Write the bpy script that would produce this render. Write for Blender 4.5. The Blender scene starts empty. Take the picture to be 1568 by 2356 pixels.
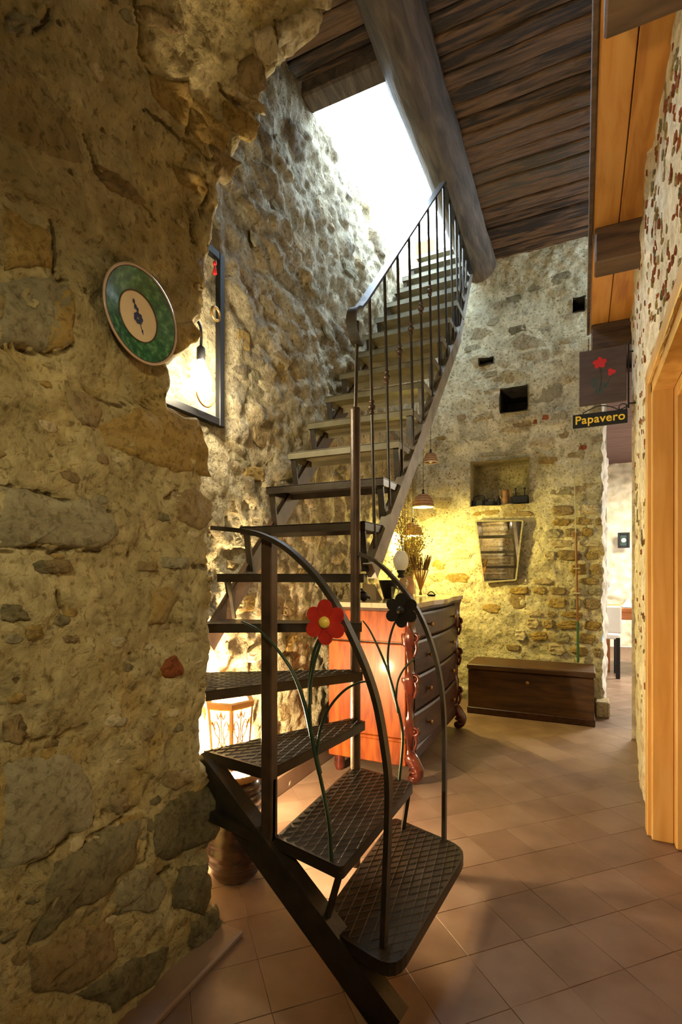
import bpy, math, random
from math import sin, cos, pi, radians, sqrt
from mathutils import Vector, Matrix, noise
random.seed(7)
V = Vector
SC = bpy.context.scene
COL = SC.collection

# ------------------------------------------------------------------ camera, world, lights, exposure
F, CX, CY, CAMH = 1180.0, 784.0, 1320.0, 1.2       # focal length and horizon row in 1568x2356 pixels
YAW = radians(25.2)
cd = bpy.data.cameras.new('camera')
cam = bpy.data.objects.new('camera', cd); COL.objects.link(cam)
cam.location = (0, 0, CAMH); cam.rotation_euler = (radians(90), 0, YAW)
cd.sensor_fit = 'VERTICAL'; cd.sensor_height = 36.0; cd.lens = 36.0 * F / 2356.0
cd.shift_y = (CY - 1178.0) / 2356.0
cd.clip_start = 0.02; cd.clip_end = 200
SC.camera = cam

SC.view_settings.view_transform = 'Standard'; SC.view_settings.look = 'None'
SC.view_settings.gamma = 1.0; SC.view_settings.use_curve_mapping = False
SC.view_settings.exposure = 0.0

world = bpy.data.worlds.new('sky'); SC.world = world; world.use_nodes = True
wn = world.node_tree.nodes; bgn = wn['Background']
bgn.inputs['Color'].default_value = (0.64, 0.82, 1.0, 1); bgn.inputs['Strength'].default_value = 30.0

def light(name, kind, loc, power, color, size=0.05, rot=None, sy=None):
    l = bpy.data.lights.new(name, kind); l.energy = power; l.color = color
    if kind == 'AREA':
        l.size = size
        if sy: l.shape = 'RECTANGLE'; l.size_y = sy
    else: l.shadow_soft_size = size
    o = bpy.data.objects.new(name, l); COL.objects.link(o); o.location = loc
    if rot: o.rotation_euler = rot
    return o
light('room_lamp_behind_camera', 'POINT', (0.08, -0.45, 2.05), 1.4, (1.0, 0.80, 0.50), 0.14)
def spot(name, loc, aim, power, color, ang, size=.06, blend=.8):
    o = light(name, 'SPOT', loc, power, color, size); o.data.spot_size = radians(ang); o.data.spot_blend = blend
    o.rotation_euler = (V(aim) - V(loc)).to_track_quat('-Z', 'Y').to_euler(); return o
spot('loft_fill_spot', (-0.50, 0.30, 1.95), (0.16, 3.0, 3.3), 62, (1.0, 0.76, 0.44), 58)  # added spot without a fixture, brightens loft, planks and right wall
spot('left_wall_fill_spot', (0.22, -0.55, 2.10), (-1.1, 1.05, 1.12), 88, (1.0, 0.83, 0.46), 54, .08, 1.0)  # added fill spot for the left wall, no real lamp there
light('next_room_lamp', 'AREA', (1.75, 7.6, 2.80), 330, (1.0, 0.90, 0.72), 1.2, (0, 0, 0))

# ------------------------------------------------------------------ helpers
CO, SI = cos(YAW), sin(YAW)
def ray(px, py):
    r = (px - CX) / F; s = (CY - py) / F
    return V((r * CO - SI, r * SI + CO, s))
EYE = V((0, 0, CAMH))
def onX(px, py, X):
    d = ray(px, py); return EYE + d * (X / d.x)
def onY(px, py, Y):
    d = ray(px, py); return EYE + d * (Y / d.y)
def onZ(px, py, Z):
    d = ray(px, py); return EYE + d * ((Z - CAMH) / d.z)

class MB:
    def __init__(s): s.v = []; s.f = []; s.sm = []
    def add(s, vs, fs, smooth=False):
        b = len(s.v); s.v += [V(p) for p in vs]
        for f in fs: s.f.append([b + i for i in f]); s.sm.append(smooth)
        return s
    def box(s, lo, hi):
        x0, y0, z0 = lo; x1, y1, z1 = hi
        return s.add([(x0,y0,z0),(x1,y0,z0),(x1,y1,z0),(x0,y1,z0),(x0,y0,z1),(x1,y0,z1),(x1,y1,z1),(x0,y1,z1)],
              [(0,3,2,1),(4,5,6,7),(0,1,5,4),(1,2,6,5),(2,3,7,6),(3,0,4,7)])
    def bbox(s, lo, hi, b=0.004):
        # box with chamfered edges
        lo = V(lo); hi = V(hi); c = (lo + hi) / 2; h = (hi - lo) / 2
        vs = []; idx = {}
        for sx in (-1, 1):
            for sy in (-1, 1):
                for sz in (-1, 1):
                    for ax in range(3):
                        p = [sx * (h.x - b), sy * (h.y - b), sz * (h.z - b)]
                        p[ax] = (sx, sy, sz)[ax] * h[ax]
                        idx[(sx, sy, sz, ax)] = len(vs); vs.append(c + V(p))
        fs = []
        for ax in range(3):
            o1, o2 = [a for a in range(3) if a != ax]
            for sg in (-1, 1):
                q = []
                for a, bb in ((-1,-1),(1,-1),(1,1),(-1,1)):
                    k = [0,0,0]; k[ax] = sg; k[o1] = a; k[o2] = bb
                    q.append(idx[(*k, ax)])
                fs.append(q if (sg > 0) == (ax != 1) else q[::-1])
        for ax in range(3):
            o1, o2 = [a for a in range(3) if a != ax]
            for a in (-1, 1):
                for bb in (-1, 1):
                    q = []
                    for sg, fa in ((-1, o1), (1, o1), (1, o2), (-1, o2)):
                        k = [0,0,0]; k[ax] = sg; k[o1] = a; k[o2] = bb
                        q.append(idx[(*k, fa)])
                    fs.append(q)
        for sx in (-1, 1):
            for sy in (-1, 1):
                for sz in (-1, 1):
                    fs.append([idx[(sx, sy, sz, a)] for a in range(3)])
        return s.add(vs, fs)
    def bar(s, p, q, w, h, up=(0, 0, 1)):
        p = V(p); q = V(q); t = (q - p).normalized(); up = V(up)
        if abs(t.dot(up)) > 0.99: up = V((0, 1, 0))
        a = t.cross(up).normalized(); b = a.cross(t).normalized()
        vs = []
        for c in (p, q):
            for i, j in ((-1,-1),(1,-1),(1,1),(-1,1)): vs.append(c + a * (i * w / 2) + b * (j * h / 2))
        return s.add(vs, [(3,2,1,0),(4,5,6,7),(0,1,5,4),(1,2,6,5),(2,3,7,6),(3,0,4,7)])
    def tube(s, path, r, n=8, caps=True):
        path = [V(p) for p in path]; m = len(path)
        rs = r if isinstance(r, (list, tuple)) else [r] * m
        vs = []; fs = []
        prev = None
        for k, p in enumerate(path):
            t = (path[min(k + 1, m - 1)] - path[max(k - 1, 0)]).normalized()
            if prev is None:
                a = t.cross(V((0, 0, 1)))
                if a.length < 1e-3: a = t.cross(V((1, 0, 0)))
            else: a = prev - t * prev.dot(t)
            a.normalize(); prev = a; b = t.cross(a)
            for i in range(n):
                an = 2 * pi * i / n; vs.append(p + (a * cos(an) + b * sin(an)) * rs[k])
        for k in range(m - 1):
            for i in range(n):
                j = (i + 1) % n; fs.append((k*n+i, k*n+j, (k+1)*n+j, (k+1)*n+i))
        s.add(vs, fs, True)
        if caps: s.add([vs[i] for i in range(n)], [tuple(range(n))[::-1]]); s.add(vs[-n:], [tuple(range(n))])
        return s
    def sweep(s, path, w, thick, wdir):
        # flat bar of width w along wdir and thickness thick
        path = [V(p) for p in path]; m = len(path); wd = V(wdir).normalized(); vs = []; fs = []
        for k, p in enumerate(path):
            t = (path[min(k + 1, m - 1)] - path[max(k - 1, 0)]).normalized()
            nrm = t.cross(wd).normalized()
            for i, j in ((-1,-1),(1,-1),(1,1),(-1,1)): vs.append(p + wd * (i * w / 2) + nrm * (j * thick / 2))
        for k in range(m - 1):
            for i in range(4):
                j = (i + 1) % 4; fs.append((k*4+i, k*4+j, (k+1)*4+j, (k+1)*4+i))
        fs.append((3, 2, 1, 0)); fs.append(tuple(range(4*m-4, 4*m)))
        return s.add(vs, fs)
    def lathe(s, prof, c=(0, 0, 0), n=24, axis='Z', capb=True, capt=True, a0=0.0, smooth=True):
        c = V(c); vs = []; fs = []
        for r, z in prof:
            for i in range(n):
                an = a0 + 2 * pi * i / n
                if axis == 'Z': vs.append(c + V((r * cos(an), r * sin(an), z)))
                elif axis == 'X': vs.append(c + V((z, r * cos(an), r * sin(an))))
                else: vs.append(c + V((r * sin(an), z, r * cos(an))))
        m = len(prof)
        for k in range(m - 1):
            for i in range(n):
                j = (i + 1) % n; fs.append((k*n+i, k*n+j, (k+1)*n+j, (k+1)*n+i))
        s.add(vs, fs, smooth)
        if capb and prof[0][0] > 1e-4: s.add(vs[:n], [tuple(range(n))[::-1]])
        if capt and prof[-1][0] > 1e-4: s.add(vs[-n:], [tuple(range(n))])
        return s
    def ball(s, c, r, nu=12, nv=8):
        rx, ry, rz = r if isinstance(r, (tuple, list)) else (r, r, r)
        c = V(c); vs = []; fs = []
        for k in range(nv + 1):
            ph = pi * k / nv
            for i in range(nu):
                a = 2 * pi * i / nu
                vs.append(c + V((rx*sin(ph)*cos(a), ry*sin(ph)*sin(a), -rz*cos(ph))))
        for k in range(nv):
            for i in range(nu):
                j = (i + 1) % nu; fs.append((k*nu+i, k*nu+j, (k+1)*nu+j, (k+1)*nu+i))
        return s.add(vs, fs, True)
    def prism(s, pts, ext):
        # polygon (3D points) extruded by vector
        n = len(pts); e = V(ext); vs = [V(p) for p in pts] + [V(p) + e for p in pts]
        fs = [tuple(range(n))[::-1], tuple(range(n, 2*n))] + [(i, (i+1) % n, n + (i+1) % n, n + i) for i in range(n)]
        return s.add(vs, fs)
    def torus(s, c, R, r, axis='Z', n=20, k=6, a0=0, a1=2*pi):
        c = V(c); full = abs(a1 - a0 - 2*pi) < 1e-6; pts = []
        for i in range(n + (0 if full else 1)):
            a = a0 + (a1 - a0) * i / n
            u, w = R * cos(a), R * sin(a)
            pts.append(c + (V((u, w, 0)) if axis == 'Z' else V((0, u, w)) if axis == 'X' else V((u, 0, w))))
        if full: pts.append(pts[0].copy())
        return s.tube(pts, r, k, caps=not full)

def wloc(o):
    p = V((0, 0, 0))
    while o: p = p + o.location; o = o.parent
    return p
def link(name, me, parent=None, loc=(0, 0, 0)):
    o = bpy.data.objects.new(name, me); COL.objects.link(o)
    if parent: o.parent = parent
    o.location = loc
    return o
def fixn(me):
    import bmesh
    bm = bmesh.new(); bm.from_mesh(me); bmesh.ops.recalc_face_normals(bm, faces=bm.faces); bm.to_mesh(me); bm.free()
def obj(name, mb, mat, parent=None, base=None, fix=True):
    """mesh in world coordinates -> object under parent (or at base)"""
    off = wloc(parent) if parent else V(base) if base is not None else V((0, 0, 0))
    me = bpy.data.meshes.new(name)
    me.from_pydata([tuple(p - off) for p in mb.v], [], mb.f)
    me.polygons.foreach_set('use_smooth', mb.sm)
    me.materials.append(mat)
    if fix: fixn(me)
    me.update()
    return link(name, me, parent, (0, 0, 0) if parent else off)
def thing(name, label, cat, loc=(0, 0, 0), group=None):
    o = bpy.data.objects.new(name, None); COL.objects.link(o); o.location = loc; o.empty_display_size = .05
    return tag(o, label, cat, group)
def tag(o, label, cat, group=None):
    o['label'] = label; o['category'] = cat
    if group: o['group'] = group
    return o
def struct(o, label=None):
    o['kind'] = 'structure'
    if label: o['label'] = label
    return o
def shell(name, loc=(0, 0, 0)):
    o = bpy.data.objects.new(name, None); COL.objects.link(o); o.location = loc; o['kind'] = 'structure'; return o
def smooth_path(pts, n=6):
    pts = [V(p) for p in pts]; out = []
    for i in range(len(pts) - 1):
        p0 = pts[max(i-1, 0)]; p1 = pts[i]; p2 = pts[i+1]; p3 = pts[min(i+2, len(pts)-1)]
        for k in range(n):
            t = k / n
            out.append(0.5 * ((2*p1) + (p2-p0)*t + (2*p0-5*p1+4*p2-p3)*t*t + (3*p1-p0-3*p2+p3)*t**3))
    out.append(pts[-1]); return out

# ------------------------------------------------------------------ materials
def newmat(name):
    m = bpy.data.materials.new(name); m.use_nodes = True
    return m, m.node_tree.nodes, m.node_tree.links, m.node_tree.nodes['Principled BSDF']
def c4(c): return (c[0], c[1], c[2], 1)
def ramp(nodes, cols, lo=0.3, hi=0.7):
    r = nodes.new('ShaderNodeValToRGB'); e = r.color_ramp.elements
    e[0].position = lo; e[0].color = c4(cols[0]); e[1].position = hi; e[1].color = c4(cols[-1])
    for i, c in enumerate(cols[1:-1]):
        k = e.new(lo + (hi - lo) * (i + 1) / (len(cols) - 1)); k.color = c4(c)
    return r
def nmat(name, cols, scale=6, rough=.7, bump=.2, bscale=40, metallic=0.0, coords='Object', stretch=(1, 1, 1), detail=6,
         lo=.3, hi=.7, spec=.4, coat=0, rnd=0.0, dist=0.0, bdist=.01):
    m, n, l, b = newmat(name)
    tc = n.new('ShaderNodeTexCoord'); mp = n.new('ShaderNodeMapping')
    if coords == 'pos':
        g = n.new('ShaderNodeNewGeometry'); l.new(g.outputs['Position'], mp.inputs['Vector'])
    else: l.new(tc.outputs['Object'], mp.inputs['Vector'])
    mp.inputs['Scale'].default_value = stretch
    nz = n.new('ShaderNodeTexNoise'); nz.inputs['Scale'].default_value = scale; nz.inputs['Detail'].default_value = detail
    nz.inputs['Distortion'].default_value = dist
    l.new(mp.outputs['Vector'], nz.inputs['Vector'])
    r = ramp(n, cols, lo, hi)
    if rnd:
        oi = n.new('ShaderNodeObjectInfo'); ma = n.new('ShaderNodeMath'); ma.operation = 'MULTIPLY_ADD'
        l.new(oi.outputs['Random'], ma.inputs[0]); ma.inputs[1].default_value = rnd
        m2 = n.new('ShaderNodeMath'); m2.operation = 'SUBTRACT'; l.new(nz.outputs['Fac'], m2.inputs[0]); m2.inputs[1].default_value = rnd / 2
        l.new(m2.outputs[0], ma.inputs[2]); l.new(ma.outputs[0], r.inputs['Fac'])
    else: l.new(nz.outputs['Fac'], r.inputs['Fac'])
    l.new(r.outputs['Color'], b.inputs['Base Color'])
    b.inputs['Roughness'].default_value = rough; b.inputs['Metallic'].default_value = metallic
    b.inputs['Specular IOR Level'].default_value = spec
    if coat: b.inputs['Coat Weight'].default_value = coat; b.inputs['Coat Roughness'].default_value = .12
    if bump:
        n2 = n.new('ShaderNodeTexNoise'); n2.inputs['Scale'].default_value = bscale; n2.inputs['Detail'].default_value = 5
        l.new(mp.outputs['Vector'], n2.inputs['Vector'])
        bp = n.new('ShaderNodeBump'); bp.inputs['Strength'].default_value = bump; bp.inputs['Distance'].default_value = bdist
        l.new(n2.outputs['Fac'], bp.inputs['Height']); l.new(bp.outputs['Normal'], b.inputs['Normal'])
    return m
def plain(name, c, rough=.5, metallic=0, spec=.5, coat=0):
    m, n, l, b = newmat(name); b.inputs['Base Color'].default_value = c4(c); b.inputs['Roughness'].default_value = rough
    b.inputs['Metallic'].default_value = metallic; b.inputs['Specular IOR Level'].default_value = spec
    if coat: b.inputs['Coat Weight'].default_value = coat
    return m
def emit(name, c, s):
    m, n, l, b = newmat(name); b.inputs['Base Color'].default_value = (.8, .8, .8, 1)
    b.inputs['Emission Color'].default_value = c4(c); b.inputs['Emission Strength'].default_value = s; return m
def glassmat(name, tint=(1, 1, 1), rough=0.0, alpha=0.8):
    m, n, l, b = newmat(name)
    tr = n.new('ShaderNodeBsdfTransparent'); tr.inputs['Color'].default_value = c4(tint)
    gl = n.new('ShaderNodeBsdfGlossy'); gl.inputs['Roughness'].default_value = max(rough, .03)
    fr = n.new('ShaderNodeLayerWeight'); fr.inputs['Blend'].default_value = 1 - alpha
    mx = n.new('ShaderNodeMixShader'); l.new(fr.outputs['Facing'], mx.inputs[0]); l.new(tr.outputs[0], mx.inputs[1]); l.new(gl.outputs[0], mx.inputs[2])
    l.new(mx.outputs[0], n['Material Output'].inputs['Surface']); return m

def wallmat(name, plaster, stone, speck, rough=.9, bump=.6, spf=.55, tint=.6, tcol=(.42, .30, .09), gcol=(.22, .20, .13)):
    """plaster with exposed stones: vertex attributes mask (0 plaster, 1 stone) and tone (random per stone)"""
    m, n, l, b = newmat(name)
    g = n.new('ShaderNodeNewGeometry')
    def nz(scale, det=8, dist=0.0, rough_=.6):
        t = n.new('ShaderNodeTexNoise'); t.inputs['Scale'].default_value = scale; t.inputs['Detail'].default_value = det
        t.inputs['Roughness'].default_value = rough_; t.inputs['Distortion'].default_value = dist
        l.new(g.outputs['Position'], t.inputs['Vector']); return t
    n1 = nz(2.6, 9, .6); r1 = ramp(n, plaster, .32, .68); l.new(n1.outputs['Fac'], r1.inputs['Fac'])
    at = n.new('ShaderNodeAttribute'); at.attribute_name = 'tone'
    n3 = nz(14, 6, 1.0); ad = n.new('ShaderNodeMath'); ad.operation = 'MULTIPLY_ADD'
    l.new(n3.outputs['Fac'], ad.inputs[0]); ad.inputs[1].default_value = .7; l.new(at.outputs['Fac'], ad.inputs[2])
    sb = n.new('ShaderNodeMath'); sb.operation = 'SUBTRACT'; l.new(ad.outputs[0], sb.inputs[0]); sb.inputs[1].default_value = .35
    r2 = ramp(n, stone, .05, .95); l.new(sb.outputs[0], r2.inputs['Fac'])
    am = n.new('ShaderNodeAttribute'); am.attribute_name = 'mask'
    n4 = nz(22, 6); m4 = n.new('ShaderNodeMath'); m4.operation = 'MULTIPLY_ADD'
    l.new(n4.outputs['Fac'], m4.inputs[0]); m4.inputs[1].default_value = .9; l.new(am.outputs['Fac'], m4.inputs[2])
    r4 = ramp(n, [(0, 0, 0), (1, 1, 1)], .85, 1.05); l.new(m4.outputs[0], r4.inputs['Fac'])
    mx = n.new('ShaderNodeMix'); mx.data_type = 'RGBA'
    l.new(r4.outputs['Color'], mx.inputs['Factor']); l.new(r1.outputs['Color'], mx.inputs['A']); l.new(r2.outputs['Color'], mx.inputs['B'])
    n7 = nz(3.4, 7, .9); r7 = ramp(n, [(0, 0, 0), (1, 1, 1)], .54, .70); l.new(n7.outputs['Fac'], r7.inputs['Fac'])
    mt = n.new('ShaderNodeMix'); mt.data_type = 'RGBA'; mf = n.new('ShaderNodeMath'); mf.operation = 'MULTIPLY'; mf.inputs[1].default_value = tint
    l.new(r7.outputs['Color'], mf.inputs[0]); l.new(mf.outputs[0], mt.inputs['Factor']); l.new(mx.outputs['Result'], mt.inputs['A']); mt.inputs['B'].default_value = c4(tcol)
    n8 = nz(5.3, 8, 1.2); r8 = ramp(n, [(1, 1, 1), (0, 0, 0)], .30, .44); l.new(n8.outputs['Fac'], r8.inputs['Fac'])
    mg = n.new('ShaderNodeMix'); mg.data_type = 'RGBA'; m9 = n.new('ShaderNodeMath'); m9.operation = 'MULTIPLY'; m9.inputs[1].default_value = .6
    l.new(r8.outputs['Color'], m9.inputs[0]); l.new(m9.outputs[0], mg.inputs['Factor']); l.new(mt.outputs['Result'], mg.inputs['A']); mg.inputs['B'].default_value = c4(gcol)
    mx = mg
    # pits and grit
    n5 = nz(55, 4, .4); r5 = ramp(n, [speck, (1, 1, 1)], .33, .47); l.new(n5.outputs['Fac'], r5.inputs['Fac'])
    mu = n.new('ShaderNodeMix'); mu.data_type = 'RGBA'; mu.blend_type = 'MULTIPLY'; mu.inputs['Factor'].default_value = spf
    l.new(mx.outputs['Result'], mu.inputs['A']); l.new(r5.outputs['Color'], mu.inputs['B'])
    n6 = nz(9, 7, 1.2); r6 = ramp(n, [(.70, .67, .60), (1.16, 1.14, 1.10)], .35, .66); l.new(n6.outputs['Fac'], r6.inputs['Fac'])
    mv = n.new('ShaderNodeMix'); mv.data_type = 'RGBA'; mv.blend_type = 'MULTIPLY'; mv.inputs['Factor'].default_value = 1
    l.new(mu.outputs['Result'], mv.inputs['A']); l.new(r6.outputs['Color'], mv.inputs['B'])
    l.new(mv.outputs['Result'], b.inputs['Base Color'])
    b.inputs['Roughness'].default_value = rough; b.inputs['Specular IOR Level'].default_value = .15
    nb = nz(30, 10, .5, .65); bp = n.new('ShaderNodeBump'); bp.inputs['Strength'].default_value = bump; bp.inputs['Distance'].default_value = .02
    ab = n.new('ShaderNodeMath'); ab.operation = 'MULTIPLY_ADD'; l.new(n5.outputs['Fac'], ab.inputs[0]); ab.inputs[1].default_value = .5; l.new(nb.outputs['Fac'], ab.inputs[2])
    l.new(ab.outputs[0], bp.inputs['Height']); l.new(bp.outputs['Normal'], b.inputs['Normal'])
    return m

def stonemat(name, cols, pit=.6):
    m, n, l, b = newmat(name); g = n.new('ShaderNodeNewGeometry')
    def nz(scale, det, dist, r):
        t = n.new('ShaderNodeTexNoise'); t.inputs['Scale'].default_value = scale; t.inputs['Detail'].default_value = det
        t.inputs['Roughness'].default_value = r; t.inputs['Distortion'].default_value = dist; l.new(g.outputs['Position'], t.inputs['Vector']); return t
    a = nz(11, 10, 1.0, .68); oi = n.new('ShaderNodeObjectInfo')
    ma = n.new('ShaderNodeMath'); ma.operation = 'MULTIPLY_ADD'; l.new(oi.outputs['Random'], ma.inputs[0]); ma.inputs[1].default_value = .22; l.new(a.outputs['Fac'], ma.inputs[2])
    r = ramp(n, cols, .42, .80); l.new(ma.outputs[0], r.inputs['Fac'])
    c = nz(60, 5, .5, .6); r5 = ramp(n, [(.35, .31, .24), (1, 1, 1)], .36, .5); l.new(c.outputs['Fac'], r5.inputs['Fac'])
    mu = n.new('ShaderNodeMix'); mu.data_type = 'RGBA'; mu.blend_type = 'MULTIPLY'; mu.inputs['Factor'].default_value = pit
    l.new(r.outputs['Color'], mu.inputs['A']); l.new(r5.outputs['Color'], mu.inputs['B']); l.new(mu.outputs['Result'], b.inputs['Base Color'])
    b.inputs['Roughness'].default_value = .92; b.inputs['Specular IOR Level'].default_value = .12
    d = nz(26, 10, .8, .7); bp = n.new('ShaderNodeBump'); bp.inputs['Strength'].default_value = .8; bp.inputs['Distance'].default_value = .016
    l.new(d.outputs['Fac'], bp.inputs['Height']); l.new(bp.outputs['Normal'], b.inputs['Normal']); return m
M = {}
M['left'] = wallmat('ochre_plaster', [(.31, .26, .135), (.42, .36, .20), (.48, .43, .26)], [(.13, .10, .05), (.33, .245, .10), (.29, .25, .155)], (.30, .25, .17), spf=.7, bump=.8)
M['stair'] = wallmat('grey_rubble', [(.30, .26, .18), (.44, .39, .27), (.54, .49, .36)], [(.20, .17, .12), (.37, .29, .16), (.33, .30, .23)], (.30, .27, .22), bump=.9, spf=.75, tint=.4, tcol=(.40, .28, .13), gcol=(.22, .20, .16))
M['back'] = wallmat('pale_plaster', [(.34, .32, .23), (.58, .54, .38), (.68, .64, .47)], [(.33, .28, .18), (.45, .37, .21), (.42, .38, .28)], (.28, .22, .15), spf=.85, bump=.8, tint=.25, tcol=(.5, .4, .18), gcol=(.30, .29, .23))
M['right'] = wallmat('cream_render', [(.56, .49, .36), (.66, .60, .47), (.70, .65, .53)], [(.45, .32, .2), (.5, .4, .28), (.5, .42, .3)], (.55, .42, .33), bump=.45, tint=.15, gcol=(.5, .44, .33))
M['hole_shade'] = nmat('painted_hole_shade', [(.02, .018, .014), (.05, .044, .034)], 12, .95, .4, 40, coords='pos')  # near-black lining: shade inside the putlog holes put into the colour
M['white'] = nmat('white_limewash', [(.70, .69, .66), (.80, .79, .77)], 4, .9, .3, 25, coords='pos')
M['nextwall'] = nmat('pale_rubble', [(.42, .38, .26), (.58, .54, .42), (.66, .64, .58)], 7, .9, .6, 18, coords='pos')
ST = {
 'ochre': stonemat('ochre_stone', [(.23, .155, .05), (.36, .25, .085), (.33, .26, .13)]),
 'grey': stonemat('grey_stone', [(.23, .205, .13), (.31, .275, .175), (.37, .335, .225)]),
 'brown': stonemat('brown_stone', [(.18, .135, .07), (.28, .205, .10), (.33, .26, .15)]),
 'red': stonemat('terracotta_chip', [(.17, .055, .025), (.30, .095, .035)]),
 'dark': stonemat('dark_stone', [(.12, .105, .06), (.19, .165, .095), (.26, .225, .13)]),
 'pale': stonemat('pale_stone', [(.38, .31, .18), (.50, .42, .26), (.54, .48, .33)]),
}
M['tile'] = nmat('terracotta_tile', [(.145, .088, .058), (.19, .118, .08), (.235, .156, .112)], 5, .42, .12, 30, coords='pos', rnd=.22, spec=.45, bdist=.004)
M['grout'] = nmat('sandy_grout', [(.12, .075, .048), (.19, .122, .08)], 25, .9, .2, 60, coords='pos')
M['iron'] = nmat('dark_iron', [(.018, .015, .011), (.035, .028, .019), (.055, .036, .022)], 14, .42, .25, 90, metallic=.35, spec=.5, bdist=.003)
M['rust'] = nmat('brown_iron', [(.035, .021, .013), (.065, .037, .022), (.09, .05, .028)], 12, .45, .25, 90, metallic=.3, spec=.5, bdist=.003)
M['stringer'] = nmat('grey_painted_iron', [(.14, .12, .095), (.22, .195, .155), (.29, .265, .21)], 10, .6, .3, 60, metallic=.1, bdist=.004)
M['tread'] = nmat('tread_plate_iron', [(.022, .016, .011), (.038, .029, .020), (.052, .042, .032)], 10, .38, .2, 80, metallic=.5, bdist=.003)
M['tread_up'] = nmat('lamplit_tread', [(.10, .088, .05), (.16, .14, .08), (.20, .18, .11)], 9, .6, .2, 60, bdist=.003)  # paler upper treads: glow of the dome lamps put into the colour
M['green'] = nmat('green_painted_iron', [(.012, .03, .016), (.03, .055, .03)], 18, .4, .2, 80, metallic=.2, bdist=.002)
M['petal'] = nmat('red_enamel', [(.38, .012, .012), (.55, .03, .02)], 20, .3, .05, 80, coat=.4)
M['yolk'] = plain('yellow_enamel', (.75, .55, .09), .35)
M['mahogany'] = nmat('red_mahogany', [(.13, .020, .0035), (.235, .048, .007), (.32, .085, .013)], 5, .42, .06, 60, stretch=(5, 5, .8), detail=8, dist=.8, coat=.05, spec=.22, lo=.28, hi=.72, bdist=.003)
M['darkwood'] = nmat('dark_walnut', [(.018, .007, .004), (.045, .016, .007), (.07, .027, .011)], 5, .42, .08, 60, stretch=(5, 1, 6), detail=8, dist=.6, coat=.08, spec=.3, bdist=.003)
M['carved'] = nmat('carved_mahogany', [(.05, .009, .006), (.11, .018, .010)], 12, .22, .15, 60, coat=.7, bdist=.004)
M['top'] = nmat('worn_table_top', [(.24, .17, .11), (.42, .33, .23), (.36, .27, .17)], 6, .25, .08, 50, stretch=(5, 1, 1), coat=.3, bdist=.003)
M['chest'] = nmat('chestnut_chest', [(.030, .011, .004), (.062, .025, .008), (.09, .04, .013)], 4, .45, .15, 50, stretch=(1, 5, 6), detail=8, dist=.6, bdist=.004)
M['plank'] = nmat('smoky_planks', [(.04, .026, .018), (.14, .078, .04), (.24, .13, .065), (.11, .085, .055)], 4, .8, .7, 22, stretch=(.8, 7, 7), detail=9, dist=.8, rnd=.35, bdist=.02)
M['log'] = nmat('weathered_log', [(.055, .04, .028), (.115, .08, .052), (.19, .135, .085)], 4, .75, .5, 24, stretch=(6, .8, 6), detail=8, dist=.7, bdist=.015)
M['loft'] = nmat('honey_boards', [(.42, .17, .035), (.56, .26, .06), (.60, .31, .09)], 4, .5, .1, 40, stretch=(6, .7, 6), detail=7, dist=.6, rnd=.2, bdist=.003)
M['loftbeam'] = nmat('stained_beam', [(.04, .022, .013), (.085, .048, .026), (.12, .07, .038)], 4, .6, .3, 30, stretch=(.8, 6, 6), detail=8, dist=.6, bdist=.006)
M['door'] = nmat('varnished_pine', [(.50, .27, .075), (.61, .35, .11), (.66, .41, .16)], 3, .4, .05, 40, stretch=(7, 7, .7), detail=7, dist=.5, coat=.2, bdist=.002)
M['jar'] = nmat('brown_glazed_clay', [(.016, .008, .006), (.035, .015, .010), (.055, .024, .014)], 8, .25, .1, 60, coat=.5, bdist=.003)
M['rope'] = nmat('amber_clay', [(.22, .11, .04), (.34, .19, .08)], 10, .4, .2, 90)
M['lantern'] = nmat('fretwork_wood', [(.42, .22, .08), (.55, .32, .13)], 10, .5, .1, 60)
def panemat():
    m, n, l, b = newmat('lit_paper_pane')
    e = n.new('ShaderNodeEmission'); e.inputs['Color'].default_value = (1.0, .80, .48, 1); e.inputs['Strength'].default_value = 14
    t = n.new('ShaderNodeBsdfTransparent'); mx = n.new('ShaderNodeMixShader'); mx.inputs[0].default_value = .72
    l.new(e.outputs[0], mx.inputs[1]); l.new(t.outputs[0], mx.inputs[2]); l.new(mx.outputs[0], n['Material Output'].inputs['Surface']); return m
M['pane'] = panemat()
M['bulb'] = emit('lit_bulb', (1.0, .86, .60), 45)
M['black'] = plain('black_iron', (.012, .012, .014), .45, .4)
M['brass'] = nmat('aged_brass', [(.30, .17, .05), (.45, .28, .09)], 20, .35, .1, 80, metallic=.8)
M['clay'] = nmat('pink_clay', [(.36, .20, .13), (.48, .29, .20)], 14, .8, .3, 60)
M['glass'] = glassmat('clear_glass', (.93, .97, .95), 0, .75)
M['milk'] = nmat('milk_glass', [(.78, .80, .76), (.85, .86, .82)], 6, .25, 0)
M['mirror'] = plain('mirror_silver', (.9, .9, .88), .02, 1.0)
M['reed'] = nmat('orange_reeds', [(.55, .24, .04), (.70, .36, .07)], 20, .6, .1, 80)
M['straw'] = nmat('brown_straw', [(.16, .08, .02), (.34, .19, .06)], 30, .9, .3, 90)
M['leafdry'] = nmat('dry_yellow_leaf', [(.38, .26, .05), (.62, .50, .16), (.5, .44, .2)], 30, .8, .1, 90, rnd=.3)
M['stem'] = plain('brown_stem', (.12, .08, .03), .8)
M['paper'] = nmat('cream_paper', [(.62, .56, .44), (.70, .65, .54)], 5, .8, .05, 60)
M['cloth'] = nmat('white_cloth', [(.74, .74, .74), (.82, .82, .82)], 5, .9, .2, 60)
M['tablewood'] = nmat('orange_table_wood', [(.40, .13, .04), (.52, .20, .07)], 5, .4, .1, 40, stretch=(1, 6, 6))
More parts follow.
